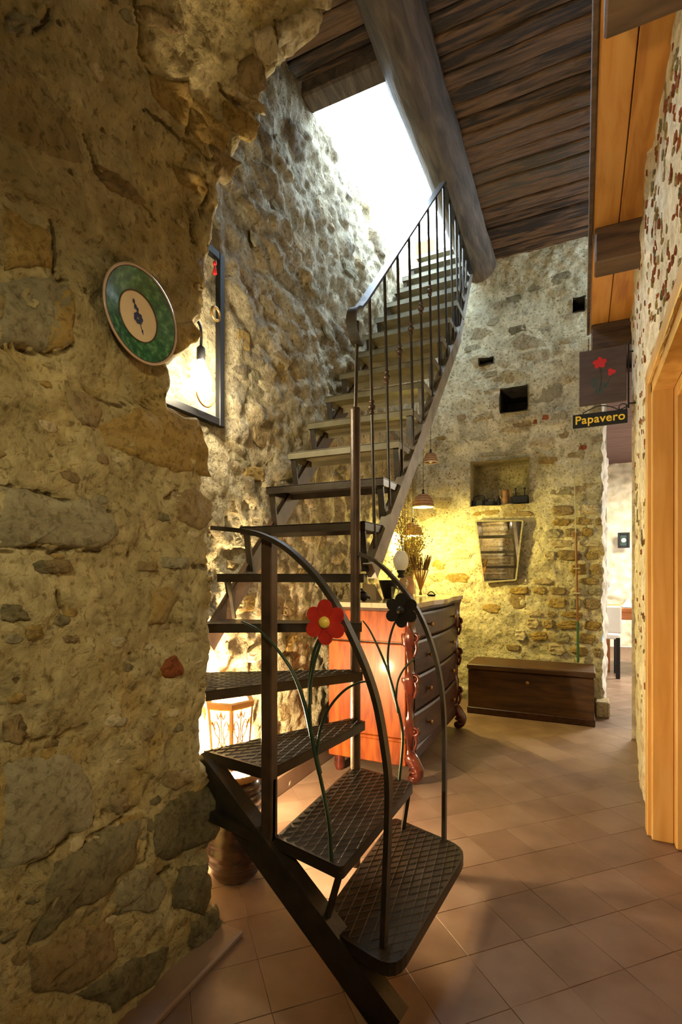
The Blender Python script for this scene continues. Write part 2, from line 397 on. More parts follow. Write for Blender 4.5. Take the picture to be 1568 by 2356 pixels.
M['signboard'] = nmat('brown_board', [(.045, .028, .024), (.075, .048, .040)], 6, .6, .2, 50, stretch=(1, 5, 5))
M['signtext'] = plain('yellow_paint', (.75, .50, .04), .5)
M['red'] = plain('red_paint', (.45, .012, .015), .5)
M['stalk'] = plain('dark_green_paint', (.012, .045, .04), .6)
M['cream'] = nmat('cream_glaze', [(.60, .47, .30), (.68, .55, .37)], 8, .25, .04, 60, coat=.4)
M['rim'] = nmat('pinkish_rim_glaze', [(.40, .29, .22), (.50, .38, .29)], 16, .3, .06, 60, coat=.4)
M['glazegreen'] = nmat('mottled_green_glaze', [(.015, .075, .035), (.03, .15, .06), (.12, .26, .12)], 60, .25, .08, 90, coat=.5, lo=.38, hi=.68)
M['ink'] = plain('cobalt_ink', (.02, .03, .12), .4)
M['brownline'] = plain('brown_line', (.06, .035, .02), .5)
M['purplewood'] = nmat('purple_brown_boards', [(.07, .035, .035), (.12, .06, .055)], 5, .7, .3, 30, stretch=(1, 6, 6))
M['cable'] = plain('grey_cable', (.42, .38, .27), .7)
M['pipe'] = nmat('brown_pipe', [(.16, .065, .02), (.24, .10, .035)], 12, .5, .1, 60)
M['pipegreen'] = plain('green_pipe_end', (.03, .10, .045), .5)

# ------------------------------------------------------------------ rough wall surfaces
def rough(p, amp, cell, stretch, expo, seed):
    """(displacement, mask, tone) of a rubble wall point"""
    q = V((p.x * stretch[0] + seed, p.y * stretch[1], p.z * stretch[2])) * cell
    wob = V((noise.noise(p * 5 + V((seed, 0, 0))), noise.noise(p * 5 + V((0, seed + 9, 0))), noise.noise(p * 5 + V((0, 0, seed + 17))))) * .25
    ds, pts = noise.voronoi(q + wob)
    e = min(1.0, (ds[1] - ds[0]) * 2.6)
    h = noise.cell(pts[0] * 9.7 + V((seed, 3, 1))); tone = .5 + .5 * noise.cell(pts[0] * 5.3 + V((2, seed, 5)))
    ex = 1.0 if (h * .5 + .5) < expo else 0.0
    big = noise.fractal(p * 1.6 + V((seed, seed, 0)), 1.0, 2.0, 4)
    fine = noise.fractal(p * 11 + V((seed, 1, seed)), .8, 2.2, 5)
    pl = noise.noise(p * 2.1 + V((0, seed, 4)))
    m = ex * max(0, min(1, (e - .22) * 4)) * max(0, min(1, .75 + pl * 1.2))
    d = amp * (.70 * big + .50 * fine + (.55 * e * m + (.12 * e if not ex else .0)) - .18)
    return d, m, tone

def sheet(name, P, N, us, vs, mat, amp, cell, stretch, expo, seed, hole=None, parent=None, fringe=None):
    nu, nv = len(us), len(vs); verts = []; mask = []; tone = []
    for j in range(nv):
        for i in range(nu):
            p = P(us[i], vs[j]) if fringe is None else P(fringe(us[i], vs[j]), vs[j])
            d, m, t = rough(p, amp, cell, stretch, expo, seed)
            verts.append(p + N(us[i], vs[j]) * d); mask.append(m); tone.append(t)
    faces = []
    for j in range(nv - 1):
        for i in range(nu - 1):
            if hole and hole(.5 * (us[i] + us[i+1]), .5 * (vs[j] + vs[j+1])): continue
            faces.append((j*nu+i, j*nu+i+1, (j+1)*nu+i+1, (j+1)*nu+i))
    me = bpy.data.meshes.new(name); me.from_pydata([tuple(v) for v in verts], [], faces)
    for nm, arr in (('mask', mask), ('tone', tone)):
        a = me.attributes.new(nm, 'FLOAT', 'POINT'); a.data.foreach_set('value', arr)
    me.polygons.foreach_set('use_smooth', [True] * len(faces)); me.materials.append(mat); me.update()
    o = link(name, me, parent)
    return o, verts
def lin(a, b, n): return [a + (b - a) * i / (n - 1) for i in range(n)]

# stone pieces ------------------------------------------------------------
def stone_rings(outline, lift, place, jit=.12, fine=1):
    """outline: list of (u,v) around; place(u,v,h)->3D. A domed irregular stone."""
    pts = []
    n = len(outline)
    for i in range(n):
        a = V(outline[i]); b = V(outline[(i + 1) % n]); L = (b - a).length
        nn = V((b.y - a.y, a.x - b.x)); pts.append(a + V((random.uniform(-1, 1), random.uniform(-1, 1))) * L * jit * .5)
        for t in ((.5,) if fine == 1 else (.25, .5, .75)): pts.append(a + (b - a) * t + nn * random.uniform(-jit, jit))
    c = sum(pts, V((0, 0))) / len(pts); m = len(pts); vs = []; fs = []
    for sc, h in ((1.05, -.010), (.96, lift * .35), (.84, lift), (.45, lift * 1.05)):
        for p in pts:
            q = c + (p - c) * sc; vs.append(place(q.x, q.y, h + (random.uniform(-.3, .3) * lift if h > 0 else 0)))
    vs.append(place(c.x, c.y, lift * 1.1))
    for k in range(3):
        for i in range(m):
            j = (i + 1) % m; fs.append((k*m+i, k*m+j, (k+1)*m+j, (k+1)*m+i))
    for i in range(m): fs.append((3*m+i, 3*m+(i+1) % m, 4*m))
    mb = MB(); mb.add(vs, fs, True); return mb
STONE_MESH = {}
def stone_variants():
    """six shared meshes of a unit stone lying in the (x,z) plane, proud of it along -y"""
    for kind in ST:
        lst = []
        for k in range(4):
            n = random.randint(6, 8); out = []
            for i in range(n):
                a = 2 * pi * i / n + random.uniform(-.2, .2)
                ca, sa = cos(a), sin(a); q = (abs(ca)**5 + abs(sa)**5) ** (-1/5)
                out.append((.5 * q * ca * random.uniform(.86, 1.06), .5 * q * sa * random.uniform(.86, 1.06)))
            mb = stone_rings(out, .30, lambda u, v, h: V((u, -h, v)), .06)
            me = bpy.data.meshes.new('stone'); me.from_pydata([tuple(p) for p in mb.v], [], mb.f); me.materials.append(ST[kind]); fixn(me)
            lst.append(me)
        STONE_MESH[kind] = lst
stone_variants()
def put_stone(parent, kind, p, w, h, t, face, roll=0.0, name='stone'):
    """shared-mesh stone at p; face 'Y' looks to -Y, '+X' looks to +X, '-X' looks to -X"""
    o = link(name, random.choice(STONE_MESH[kind]), parent, V(p) - wloc(parent))
    rz = {'Y': 0, '+X': pi / 2, '-X': -pi / 2}[face]
    o.rotation_mode = 'XYZ'
    o.matrix_basis = Matrix.Translation(V(p) - wloc(parent)) @ Matrix.Rotation(rz, 4, 'Z') @ Matrix.Rotation(roll, 4, 'Y') @ Matrix.Diagonal((w, t, h, 1))
    return o

# ================================================================== LARGE STRUCTURE
# ---- near left wall that bends over into a vault -----------------------------------
LX, ZS, RV = -1.10, 2.06, 1.10
def lprof(s):
    if s <= ZS: return V((LX, 0, s)), V((1, 0, 0))
    a = (s - ZS) / RV
    return V((LX + RV * (1 - cos(a)), 0, ZS + RV * sin(a))), V((cos(a), 0, -sin(a)))
def lx_at(z):
    if z <= ZS: return LX
    k = min(1.0, (z - ZS) / RV); return LX + RV * (1 - sqrt(1 - k * k))
def onL(px, py):
    """pixel -> (Y, s) on the left wall / vault"""
    d = ray(px, py); t = .3
    for _ in range(4000):
        p = EYE + d * t
        if p.z >= ZS + RV or p.x <= lx_at(p.z): break
        t += .002
    s = p.z if p.z <= ZS else ZS + RV * math.asin(min(1, (p.z - ZS) / RV))
    return p.y, s
EDGE_PX = [(520,2150),(515,2080),(492,2060),(497,1990),(500,1900),(497,1790),(476,1745),(479,1700),(484,1620),(484,1560),(495,1480),(498,1420),
  (502,1350),(497,1300),(497,1250),(490,1180),(490,1060),(480,1020),(455,985),(420,962),(402,930),(413,880),(400,842),(440,812),(470,790),(474,745),(478,700),
  (489,640),(492,600),(498,540),(500,500),(518,430),(540,370),(566,320),(590,290),(600,235),(640,160),(690,112),(716,75),(745,18),(752,-20)]
edge = sorted([(onL(*p)[1], onL(*p)[0]) for p in EDGE_PX])
edge = [(0.0, edge[0][1])] + edge + [(ZS + RV * pi / 2 + .4, edge[-1][1] + .05)]
def ledge(s):
    for k in range(len(edge) - 1):
        if edge[k][0] <= s <= edge[k+1][0]:
            a, b = edge[k], edge[k+1]; t = (s - a[0]) / max(1e-6, b[0] - a[0]); return a[1] + (b[1] - a[1]) * t
    return edge[-1][1]
S_TOP = ZS + RV * pi / 2
wl = shell('wall_left'); wl['label'] = 'ochre plastered rubble wall bending into a vault above'
LSEED, LAMP = 3.1, .032
def lpt(y, s):
    p, n = lprof(min(s, S_TOP)); p = V((p.x + max(0, s - S_TOP), y, p.z)); return p, n
CRACK_PX = [[(118,500),(124,560),(131,622)], [(0,800),(60,802),(110,814),(166,800)], [(0,1266),(90,1260),(125,1270),(150,1260),(238,1272)], [(0,1116),(60,1126),(150,1150),(205,1172),(258,1174)],
  [(440,1302),(480,1303),(505,1300)], [(35,1668),(52,1705),(112,1695),(200,1668)], [(378,1150),(412,1128)], [(300,0),(310,70),(316,130),(345,170),(400,225),(440,260),(490,310),(522,345)],
  [(330,250),(380,290),(430,330),(480,372)], [(185,318),(210,400),(262,432),(330,482),(352,505)], [(434,244),(425,305)], [(60,1992),(150,1932),(218,1882)], [(72,2184),(108,2062),(200,1932),(320,1852)],
  [(230,2042),(330,1982),(345,1890)], [(120,2250),(250,2120),(390,2000)], [(60,70),(85,40),(92,20)], [(0,30),(20,70),(30,85)], [(430,500),(440,560)], [(205,895),(260,930),(330,925),(385,905)],
  [(150,640),(130,650),(60,690),(0,668)], [(620,40),(628,110),(612,150)], [(505,210),(530,235),(585,265)], [(130,1365),(128,1385),(150,1398)], [(455,500),(470,430),(458,400)]]
CRACKS = []
for c in CRACK_PX:
    q = [V(onL(*p)) for p in c]
    for i in range(len(q) - 1): CRACKS.append((q[i], q[i+1]))
def crack(y, s):
    p = V((y + .012 * noise.noise(V((y * 22, s * 22, 0))), s + .012 * noise.noise(V((y * 22, s * 22, 9))))); best = 1.0
    for a, b in CRACKS:
        if min(a.x, b.x) - .03 > p.x or max(a.x, b.x) + .03 < p.x or min(a.y, b.y) - .03 > p.y or max(a.y, b.y) + .03 < p.y: continue
        ab = b - a; t = max(0, min(1, (p - a).dot(ab) / max(1e-9, ab.length_squared))); best = min(best, (p - a - ab * t).length)
    k = best / .0075
    return max(0.0, 1 - k * k) if k < 1 else 0.0
def pit(y, s):
    ds, pts = noise.voronoi(V((y * 26, s * 26, 3.3)))
    h = .5 + .5 * noise.cell(pts[0] * 7.1)
    return max(0.0, 1 - (ds[0] / .30) ** 2) if h < .10 else 0.0
def ldisp(y, s):
    p, n = lpt(y, s); d = rough(p, LAMP, 3.2, (1, .8, 1.5), .22, LSEED)[0]
    # the upper courses hang a little proud of the ledge line
    if s > 2.015: d += .028 * min(1, (s - 2.015) / .012)
    d -= .014 * crack(y, s) + .007 * pit(y, s)
    return d
nu = 210; us = [ (i / (nu - 1)) for i in range(nu)]
NS = 430; ss = lin(0, S_TOP + .36, NS)
verts = []; mk = []; tn = []
for s in ss:
    ye = ledge(s) + .012 * noise.noise(V((s * 30, 1.7, 0))) + .01 * noise.noise(V((s * 80, 7, 0)))
    for u in us:
        y = .35 + (ye - .35) * u
        p, n = lpt(y, s); _, m, t = rough(p, LAMP, 3.2, (1, .8, 1.5), .22, LSEED)
        rnd = .0 if u < .93 else -.05 * ((u - .93) / .07) ** 2
        ck = max(crack(y, s), pit(y, s)); verts.append(p + n * (ldisp(y, s) + rnd)); mk.append(max(m, ck)); tn.append(t * (1 - ck))
    # return of the broken end, going into the wall's thickness
    p, n = lpt(ye, s)
    verts.append(p - n * .16 + V((0, -.02, 0))); mk.append(1); tn.append(.6)
    verts.append(p - n * .5 + V((0, -.06, 0))); mk.append(1); tn.append(.6)
nn_ = nu + 2; fc = []
for j in range(NS - 1):
    for i in range(nn_ - 1): fc.append((j*nn_+i, j*nn_+i+1, (j+1)*nn_+i+1, (j+1)*nn_+i))
me = bpy.data.meshes.new('plaster'); me.from_pydata([tuple(v) for v in verts], [], fc)
for nm, arr in (('mask', mk), ('tone', tn)):
    a = me.attributes.new(nm, 'FLOAT', 'POINT'); a.data.foreach_set('value', arr)
me.polygons.foreach_set('use_smooth', [True] * len(fc)); me.materials.append(M['left']); me.update()
link('plaster', me, wl)

def lplace(y, s, h):
    p, n = lpt(y, s); return p + n * (ldisp(y, s) + h)
LSTONES = [ # kind, lift, pixel outline
 ('grey', .010, [(0,648),(70,632),(160,652),(158,720),(165,790),(100,808),(0,790)]),
 ('ochre', .012, [(118,690),(160,660),(168,790),(110,812)]),
 ('brown', .012, [(150,892),(215,905),(240,950),(225,985),(180,980),(152,935)]),
 ('ochre', .012, [(225,975),(330,935),(455,960),(482,1030),(488,1095),(400,1085),(330,1060),(250,1025)]),
 ('grey', .014, [(0,1118),(110,1135),(250,1165),(275,1215),(235,1262),(60,1258),(0,1262)]),
 ('brown', .014, [(398,1128),(455,1118),(492,1150),(492,1195),(455,1222),(410,1190)]),
 ('brown', .016, [(98,1290),(165,1288),(172,1312),(120,1322),(98,1312)]),
 ('brown', .014, [(322,1290),(360,1294),(358,1316),(325,1314)]),
 ('grey', .016, [(370,1284),(426,1284),(430,1302),(402,1310),(370,1306)]),
 ('ochre', .016, [(352,1362),(385,1348),(414,1366),(395,1400),(372,1440),(338,1438)]),
 ('red', .018, [(366,1540),(378,1516),(396,1506),(411,1530),(410,1552),(376,1560)]),
 ('brown', .014, [(138,1464),(170,1460),(174,1474),(145,1478)]),
 ('ochre', .012, [(48,1440),(80,1436),(86,1462),(58,1474)]),
 ('grey', .012, [(0,1745),(70,1735),(150,1730),(205,1790),(212,1900),(150,1930),(60,1985),(0,2000)]),
 ('brown', .014, [(248,1830),(290,1826),(296,1858),(270,1876),(250,1860)]),
 ('brown', .014, [(376,1775),(425,1768),(440,1796),(400,1818),(374,1806)]),
 ('dark', .018, [(110,1980),(180,1950),(250,1900),(330,1880),(300,1990),(240,2060),(160,2100),(75,2180),(85,2060)]),
 ('dark', .020, [(340,1890),(390,1840),(470,1810),(498,1840),(495,1930),(430,1960),(380,1980),(340,1960)]),
 ('grey', .018, [(290,2010),(350,1990),(385,2040),(360,2090),(270,2110),(265,2050)]),
 ('dark', .018, [(400,2000),(470,1985),(490,2050),(470,2110),(400,2090)]),
 ('brown', .018, [(60,2200),(180,2130),(260,2120),(280,2200),(190,2280),(80,2290)]),
 ('dark', .020, [(440,2120),(505,2085),(516,2140),(470,2190),(435,2175)]),
 ('dark', .018, [(180,2290),(290,2220),(390,2180),(360,2260),(260,2330)]),
 ('brown', .012, [(0,1660),(40,1640),(58,1690),(35,1710),(0,1705)]),
 ('dark', .012, [(0,1388),(40,1392),(62,1425),(20,1432),(0,1425)]),
 # upper courses and the vault
 ('ochre', .014, [(335,165),(420,185),(438,240),(422,296),(370,255),(338,210)]),
 ('ochre', .014, [(432,222),(478,260),(520,300),(505,352),(450,330),(425,300)]),
 ('ochre', .012, [(390,378),(440,396),(468,440),(455,452),(405,420)]),
 ('brown', .012, [(200,380),(250,400),(300,440),(330,470),(270,460),(215,420)]),
 ('brown', .016, [(528,140),(560,112),(595,150),(600,205),(560,212),(525,185)]),
 ('pale', .016, [(560,60),(610,48),(622,100),(618,140),(590,150),(566,108)]),
 ('pale', .018, [(622,50),(690,0),(722,20),(706,70),(650,122),(626,130)]),
 ('pale', .014, [(690,-40),(760,-40),(742,10),(700,8)]),
 ('pale', .016, [(528,200),(565,222),(592,236),(590,262),(560,250),(530,225)]),
 ('ochre', .014, [(505,228),(545,250),(580,280),(562,325),(520,300),(500,262)]),
 ('brown', .014, [(470,330),(520,360),(540,372),(515,425),(480,400)]),
 ('brown', .012, [(300,10),(370,30),(410,75),(395,80),(330,60)]),
 ('grey', .012, [(0,30),(60,40),(90,60),(50,85),(0,80)]),
 ('ochre', .012, [(10,470),(60,500),(120,540),(130,620),(70,615),(10,620)]),
 ('ochre', .010, [(385,740),(450,735),(470,770),(440,800),(400,815),(398,770)]),
]
for kind, lift, px in LSTONES:
    out = [onL(*p) for p in px]
    obj('stone', stone_rings(out, lift * .6, lplace, .06, 3), ST[kind], wl)

for k in range(130):
    y = random.uniform(.5, 1.36); s = random.choice([random.uniform(.05, 1.75), random.uniform(.3, 1.5), random.uniform(.3, 2.9)])
    if y > ledge(s) - .04: continue
    w = random.uniform(.010, .030); out = []
    for i in range(7):
        t = 2 * pi * i / 7; out.append((y + w * cos(t) * random.uniform(.7, 1.1), s + w * .6 * sin(t) * random.uniform(.7, 1.1)))
    obj('pebble', stone_rings(out, .003, lplace, .08), ST[random.choice(['brown', 'ochre', 'grey', 'pale', 'dark', 'brown', 'pale'])], wl)
# ---- stairwell wall -----------------------------------------------------------------
SX = -1.50
wsw = shell('wall_stairwell'); wsw['label'] = 'rough grey rubble wall beside the iron stairs'
sheet('plaster', lambda u, v: V((SX, u, v)), lambda u, v: V((1, 0, 0)), lin(1.05, 5.0, 200), lin(0, 4.08, 205), M['stair'], .045, 4.2, (1, 1, 1.9), .4, 8.3, parent=wsw)
mb = MB().box((SX - .28, 1.0, 0), (SX - .06, 5.2, 4.02)); obj('core', mb, M['stair'], wsw)
STAIRWELL_STONES = [('ochre',(655,845),.16,.17),('pale',(620,890),.20,.07),('grey',(600,880),.18,.15),('brown',(600,1000),.13,.12),('ochre',(690,860),.1,.11),
 ('pale',(640,930),.22,.06),('brown',(540,1160),.15,.09),('ochre',(590,1090),.2,.08),('grey',(560,1060),.14,.09),('pale',(700,1250),.22,.08),
 ('brown',(740,1250),.18,.10),('ochre',(690,1330),.2,.11),('grey',(560,1240),.16,.1),('brown',(540,1310),.16,.08),('ochre',(560,1390),.2,.09),('pale',(590,1500),.22,.1),
 ('brown',(665,1400),.14,.1),('ochre',(670,1480),.16,.11),('grey',(690,1560),.15,.12),('brown',(660,1640),.15,.09),('pale',(745,1340),.2,.09),('grey',(780,1250),.2,.1),
 ('grey',(600,560),.14,.1),('grey',(640,480),.16,.08),('pale',(690,560),.18,.09),('grey',(720,660),.2,.1),('ochre',(620,700),.15,.08),('brown',(570,640),.14,.09),
 ('grey',(760,760),.2,.1),('pale',(700,760),.18,.07),('grey',(800,620),.22,.1),('ochre',(560,780),.12,.1),('grey',(680,400),.2,.09),('pale',(740,480),.2,.1),('grey',(640,340),.14,.1)]
for kind, px, w, h in STAIRWELL_STONES:
    p = onX(px[0], px[1], SX); d = rough(p, .045, 4.2, (1, 1, 1.9), .4, 8.3)[0]
    put_stone(wsw, kind, p + V((max(d, -.01) - .004, 0, 0)), w, h, .026, '+X', random.uniform(-.12, .12))

# ---- back wall with niche and putlog holes -------------------------------------------
BY, BXR = 4.95, .155
wb = shell('wall_back'); wb['label'] = 'pale plastered stone wall with a niche behind the chest'
def rect(x0, y0, x1, y1, Y=BY):
    a = onY(x0, y1, Y); b = onY(x1, y0, Y); return (a.x, b.x, a.z, b.z)
HOLES = [(rect(1082, 1052, 1217, 1166), .30), (rect(1150, 888, 1213, 952), .46), (rect(1102, 822, 1136, 842), .14), (rect(1316, 684, 1345, 722), .42)]
def bhole(u, v): return any(x0 < u < x1 and z0 < v < z1 for (x0, x1, z0, z1), _ in HOLES)
xs = lin(-1.56, BXR, 130); zs = lin(0, 4.3, 300)
for (x0, x1, z0, z1), _ in HOLES:
    for val, arr in ((x0, xs), (x1, xs), (z0, zs), (z1, zs)):
        k = min(range(len(arr)), key=lambda i: abs(arr[i] - val)); arr[k] = val
BAMP, BSEED = .026, 5.5
def bdisp(x, z): return rough(V((x, BY, z)), BAMP, 4.4, (1, 1, 1.9), .25, BSEED)
def bN(u, v): return V((0, -1, 0))
def bP(u, v):
    e = 0
    if u > BXR - .012: e = .025 * noise.noise(V((v * 9, 2.2, 0))) + .012 * noise.noise(V((v * 31, 4.2, 0)))
    return V((u + e, BY, v))
sheet('plaster', bP, bN, xs, zs, M['back'], BAMP, 4.4, (1, 1, 1.9), .25, BSEED, hole=bhole, parent=wb)
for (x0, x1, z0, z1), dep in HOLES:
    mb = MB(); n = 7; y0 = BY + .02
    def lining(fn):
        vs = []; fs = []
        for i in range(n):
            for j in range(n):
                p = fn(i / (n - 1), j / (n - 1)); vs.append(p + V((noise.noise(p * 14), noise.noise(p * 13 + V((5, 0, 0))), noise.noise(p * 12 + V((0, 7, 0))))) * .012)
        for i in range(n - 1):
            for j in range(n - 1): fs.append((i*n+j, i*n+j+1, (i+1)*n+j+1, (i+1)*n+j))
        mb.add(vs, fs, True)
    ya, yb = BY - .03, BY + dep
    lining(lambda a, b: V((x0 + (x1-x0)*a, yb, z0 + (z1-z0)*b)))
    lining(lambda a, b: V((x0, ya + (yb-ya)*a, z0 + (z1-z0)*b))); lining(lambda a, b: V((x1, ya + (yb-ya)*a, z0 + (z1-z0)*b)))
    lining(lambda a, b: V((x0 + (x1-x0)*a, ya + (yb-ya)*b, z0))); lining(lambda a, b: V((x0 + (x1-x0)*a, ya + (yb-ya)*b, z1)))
    obj('niche_lining', mb, M['back'] if dep == .30 else M['hole_shade'], wb)
# splayed end of the back wall, lit from the next room
sheet('reveal', lambda u, v: V((BXR - .01 + u * .14, BY + u, v)), lambda u, v: V((.97, -.2, 0)), lin(0, .40, 22), lin(0, 3.2, 110), M['white'], .035, 5, (1, 1, 1.8), .5, 2.2, parent=wb)
mb = MB().box((-1.6, BY + .48, 0), (BXR + .05, BY + .55, 4.3)); obj('core', mb, M['white'], wb)
BSTONES = [('grey',(1155,1042),.42,.05),('grey',(1255,905),.30,.19),('brown',(1190,920),.05,.16),('dark',(1190,757),.16,.08),('grey',(1250,760),.14,.09),('brown',(1060,960),.10,.06),
 ('grey',(1100,1010),.20,.06),('grey',(1280,960),.18,.09),('red',(1228,970),.05,.045),('red',(1255,962),.06,.05),('brown',(1200,975),.2,.06),('ochre',(1010,1010),.16,.05),
 ('ochre',(1205,1250),.16,.10),('pale',(1260,1270),.18,.09),('pale',(1295,1268),.12,.08),('grey',(1345,1290),.14,.14),('ochre',(1250,1315),.22,.14),('brown',(1210,1215),.16,.16),
 ('grey',(1300,1320),.10,.13),('pale',(1240,1365),.14,.06),('brown',(1262,1368),.13,.10),('brown',(1190,1380),.20,.18),('ochre',(1345,1385),.13,.12),('grey',(1350,1240),.16,.1),
 ('brown',(1348,1440),.14,.11),('ochre',(1352,1335),.12,.08),('brown',(1355,1485),.12,.09),('ochre',(1240,1240),.12,.06),('pale',(1290,1225),.2,.07),('brown',(1330,1200),.18,.07),
 ('ochre',(1120,1180),.28,.055),('brown',(1190,1183),.30,.05),('pale',(1060,1275),.24,.09),('ochre',(1050,1330),.26,.11),('ochre',(1010,1300),.18,.12),('pale',(1085,1215),.12,.06),
 ('brown',(1330,1130),.18,.1),('grey',(1290,1130),.2,.09),('brown',(1310,1050),.15,.1),('red',(1340,1030),.07,.05),('ochre',(1260,1060),.16,.07),('brown',(1290,1000),.12,.08),
 ('grey',(1130,860),.14,.06),('grey',(1085,800),.15,.07),('grey',(1230,660),.2,.1),('grey',(1290,640),.18,.12),('dark',(1180,690),.16,.1),('grey',(1130,740),.14,.08),('brown',(1300,790),.14,.08),
 ('dark',(1215,1240),.12,.1),('brown',(1265,1400),.16,.06),('ochre',(1300,1410),.12,.08),('dark',(1290,1460),.12,.08),('brown',(1230,1470),.16,.07),('brown',(1180,1490),.14,.06),('ochre',(1130,1400),.18,.1)]
_z = .47
while _z < 1.72:
    hh = random.uniform(.055, .115); _x = -.55 + random.uniform(-.08, .1) + (.12 if _z > 1.45 else 0)
    while _x < .12:
        ww = random.uniform(.09, .23)
        if _x + ww > .15: ww = .15 - _x
        if ww > .05 and random.random() < (.86 if _z > .8 else .55) and not (_z > 1.15 and _x < -.44):
            xc_, zc_ = _x + ww / 2, _z + hh / 2
            put_stone(wb, random.choice(['ochre', 'pale', 'grey', 'ochre', 'brown', 'pale']), V((xc_, BY - max(bdisp(xc_, zc_)[0], -.005) + .002, zc_)), ww * .94, hh * .9, .06, 'Y', random.uniform(-.05, .05))
        _x += ww + .012
    _z += hh + .012
for kind, px, w, h in BSTONES:
    if px[1] > 1190 and px[0] > 1195: continue
    p = onY(px[0], px[1], BY)
    if p.x + w / 2 > BXR: p.x = BXR - w / 2
    if any(x0 - w * .4 < p.x < x1 + w * .4 and z0 - h * .4 < p.z < z1 + h * .4 for (x0, x1, z0, z1), _ in HOLES): continue
    put_stone(wb, kind, p + V((0, -max(bdisp(p.x, p.z)[0], -.005) + .006, 0)), w, h, .028, 'Y', random.uniform(-.06, .06))

# ---- right wall with doorway -----------------------------------------------------------
def rx(y): return .274 + max(0, y - 2.7) * .044
DY0, DY1, DH = 1.35, 2.72, 2.06
wr = shell('wall_right'); wr['label'] = 'cream rendered wall studded with brick chips'
RAMP, RSEED, RYE = .016, 11.2, 4.24
ys = lin(.4, RYE, 180); zs = lin(0, 3.06, 170)
for val, arr in ((DY1 + .0, ys), (DY0, ys), (DH, zs)):
    k = min(range(len(arr)), key=lambda i: abs(arr[i] - val)); arr[k] = val
def rP(u, v):
    e = 0
    if u > RYE - .02: e = .05 * noise.noise(V((v * 7, 8.2, 0))) + .02 * noise.noise(V((v * 25, 3.2, 0)))
    x = rx(u)
    if v > 2.35 and u > 2.6: x -= .03 * min(1, (v - 2.35) / .5) * (.6 + .8 * noise.noise(V((u * 3, v * 3, 1))))
    return V((x, u + e, v))
sheet('render', rP, lambda u, v: V((-1, 0, 0)), ys, zs, M['right'], RAMP, 6, (1, 1, 1.5), .15, RSEED,
      hole=lambda u, v: DY0 < u < DY1 and v < DH, parent=wr)
sheet('reveal', lambda u, v: V((rx(RYE) + u, RYE + .01, v)), lambda u, v: V((0, 1, 0)), lin(-.02, .5, 20), lin(0, 3.06, 90), M['right'], .02, 6, (1, 1, 1.5), .2, 4.4, parent=wr)
mb = MB().box((.46, DY1 + .1, 0), (.62, RYE - .03, 4.3)).box((.46, .3, DH + .1), (.62, DY1 + .1, 4.3)).box((.46, .3, 0), (.62, DY0 - .02, DH + .1)); obj('core', mb, M['right'], wr)
cnt = 0
while cnt < 280:
    px = random.uniform(1440, 1568); py = random.uniform(100, 1780)
    d = ray(px, py); t = 2.9
    for _ in range(6):
        p = EYE + d * t; t *= rP(p.y, p.z).x / max(.05, p.x) if p.x > .05 else 1.1
    p = EYE + d * t
    if not (1.35 < p.y < RYE - .03 and .25 < p.z < 3.0): continue
    if p.y < DY1 + .12 and p.z < DH + .08: continue
    if py > 1500 and random.random() < .6: continue
    q = rP(p.y, p.z); dd = rough(q, RAMP, 6, (1, 1, 1.5), .15, RSEED)[0]
    w = random.uniform(.022, .055); h = random.uniform(.015, .038)
    put_stone(wr, random.choice(['red', 'red', 'brown', 'red', 'dark', 'ochre']), V((q.x - dd + .001, p.y, p.z)), w, h, .018, '-X', random.uniform(-.5, .5), 'brick_chip')
    cnt += 1
for px, w, h in (((1462, 1150), .10, .11), ((1457, 1120), .06, .06), ((1486, 1235), .035, .10), ((1465, 1185), .06, .09)):
    p = onX(px[0], px[1], rx(3.8)); put_stone(wr, 'dark', V((rx(p.y) + .002, p.y, p.z)), w, h, .02, '-X', .1, 'broken_patch')

# ---- doorway lined in pine -------------------------------------------------------------
d1 = shell('door_1', (rx(DY1), DY1, 0)); d1['label'] = 'varnished pine door lining in the right wall'
x0 = rx(DY1) + .008
obj('jamb', MB().bbox((x0, DY1 - .035, 0), (x0 + .085, DY1 + .02, DH), .004), M['door'], d1)
obj('jamb', MB().bbox((x0 + .085, DY1 - .085, 0), (x0 + .26, DY1 + .02, DH - .02), .006), M['door'], d1)
obj('head', MB().bbox((x0, DY0, DH - .04), (x0 + .085, DY1 + .02, DH + .02), .004), M['door'], d1)
obj('head', MB().bbox((x0 + .085, DY0, DH - .09), (x0 + .26, DY1 - .085, DH - .0), .006), M['door'], d1)
obj('casing', MB().bbox((x0 - .016, DY1 + .0, 0), (x0 + .02, DY1 + .075, DH + .075), .004), M['door'], d1)
obj('casing', MB().bbox((x0 - .016, DY0, DH + .005), (x0 + .02, DY1 + .0, DH + .075), .004), M['door'], d1)
obj('door_leaf', MB().bbox((x0 + .20, DY0 + .02, .01), (x0 + .25, DY1 - .1, DH - .1), .005), M['door'], d1)

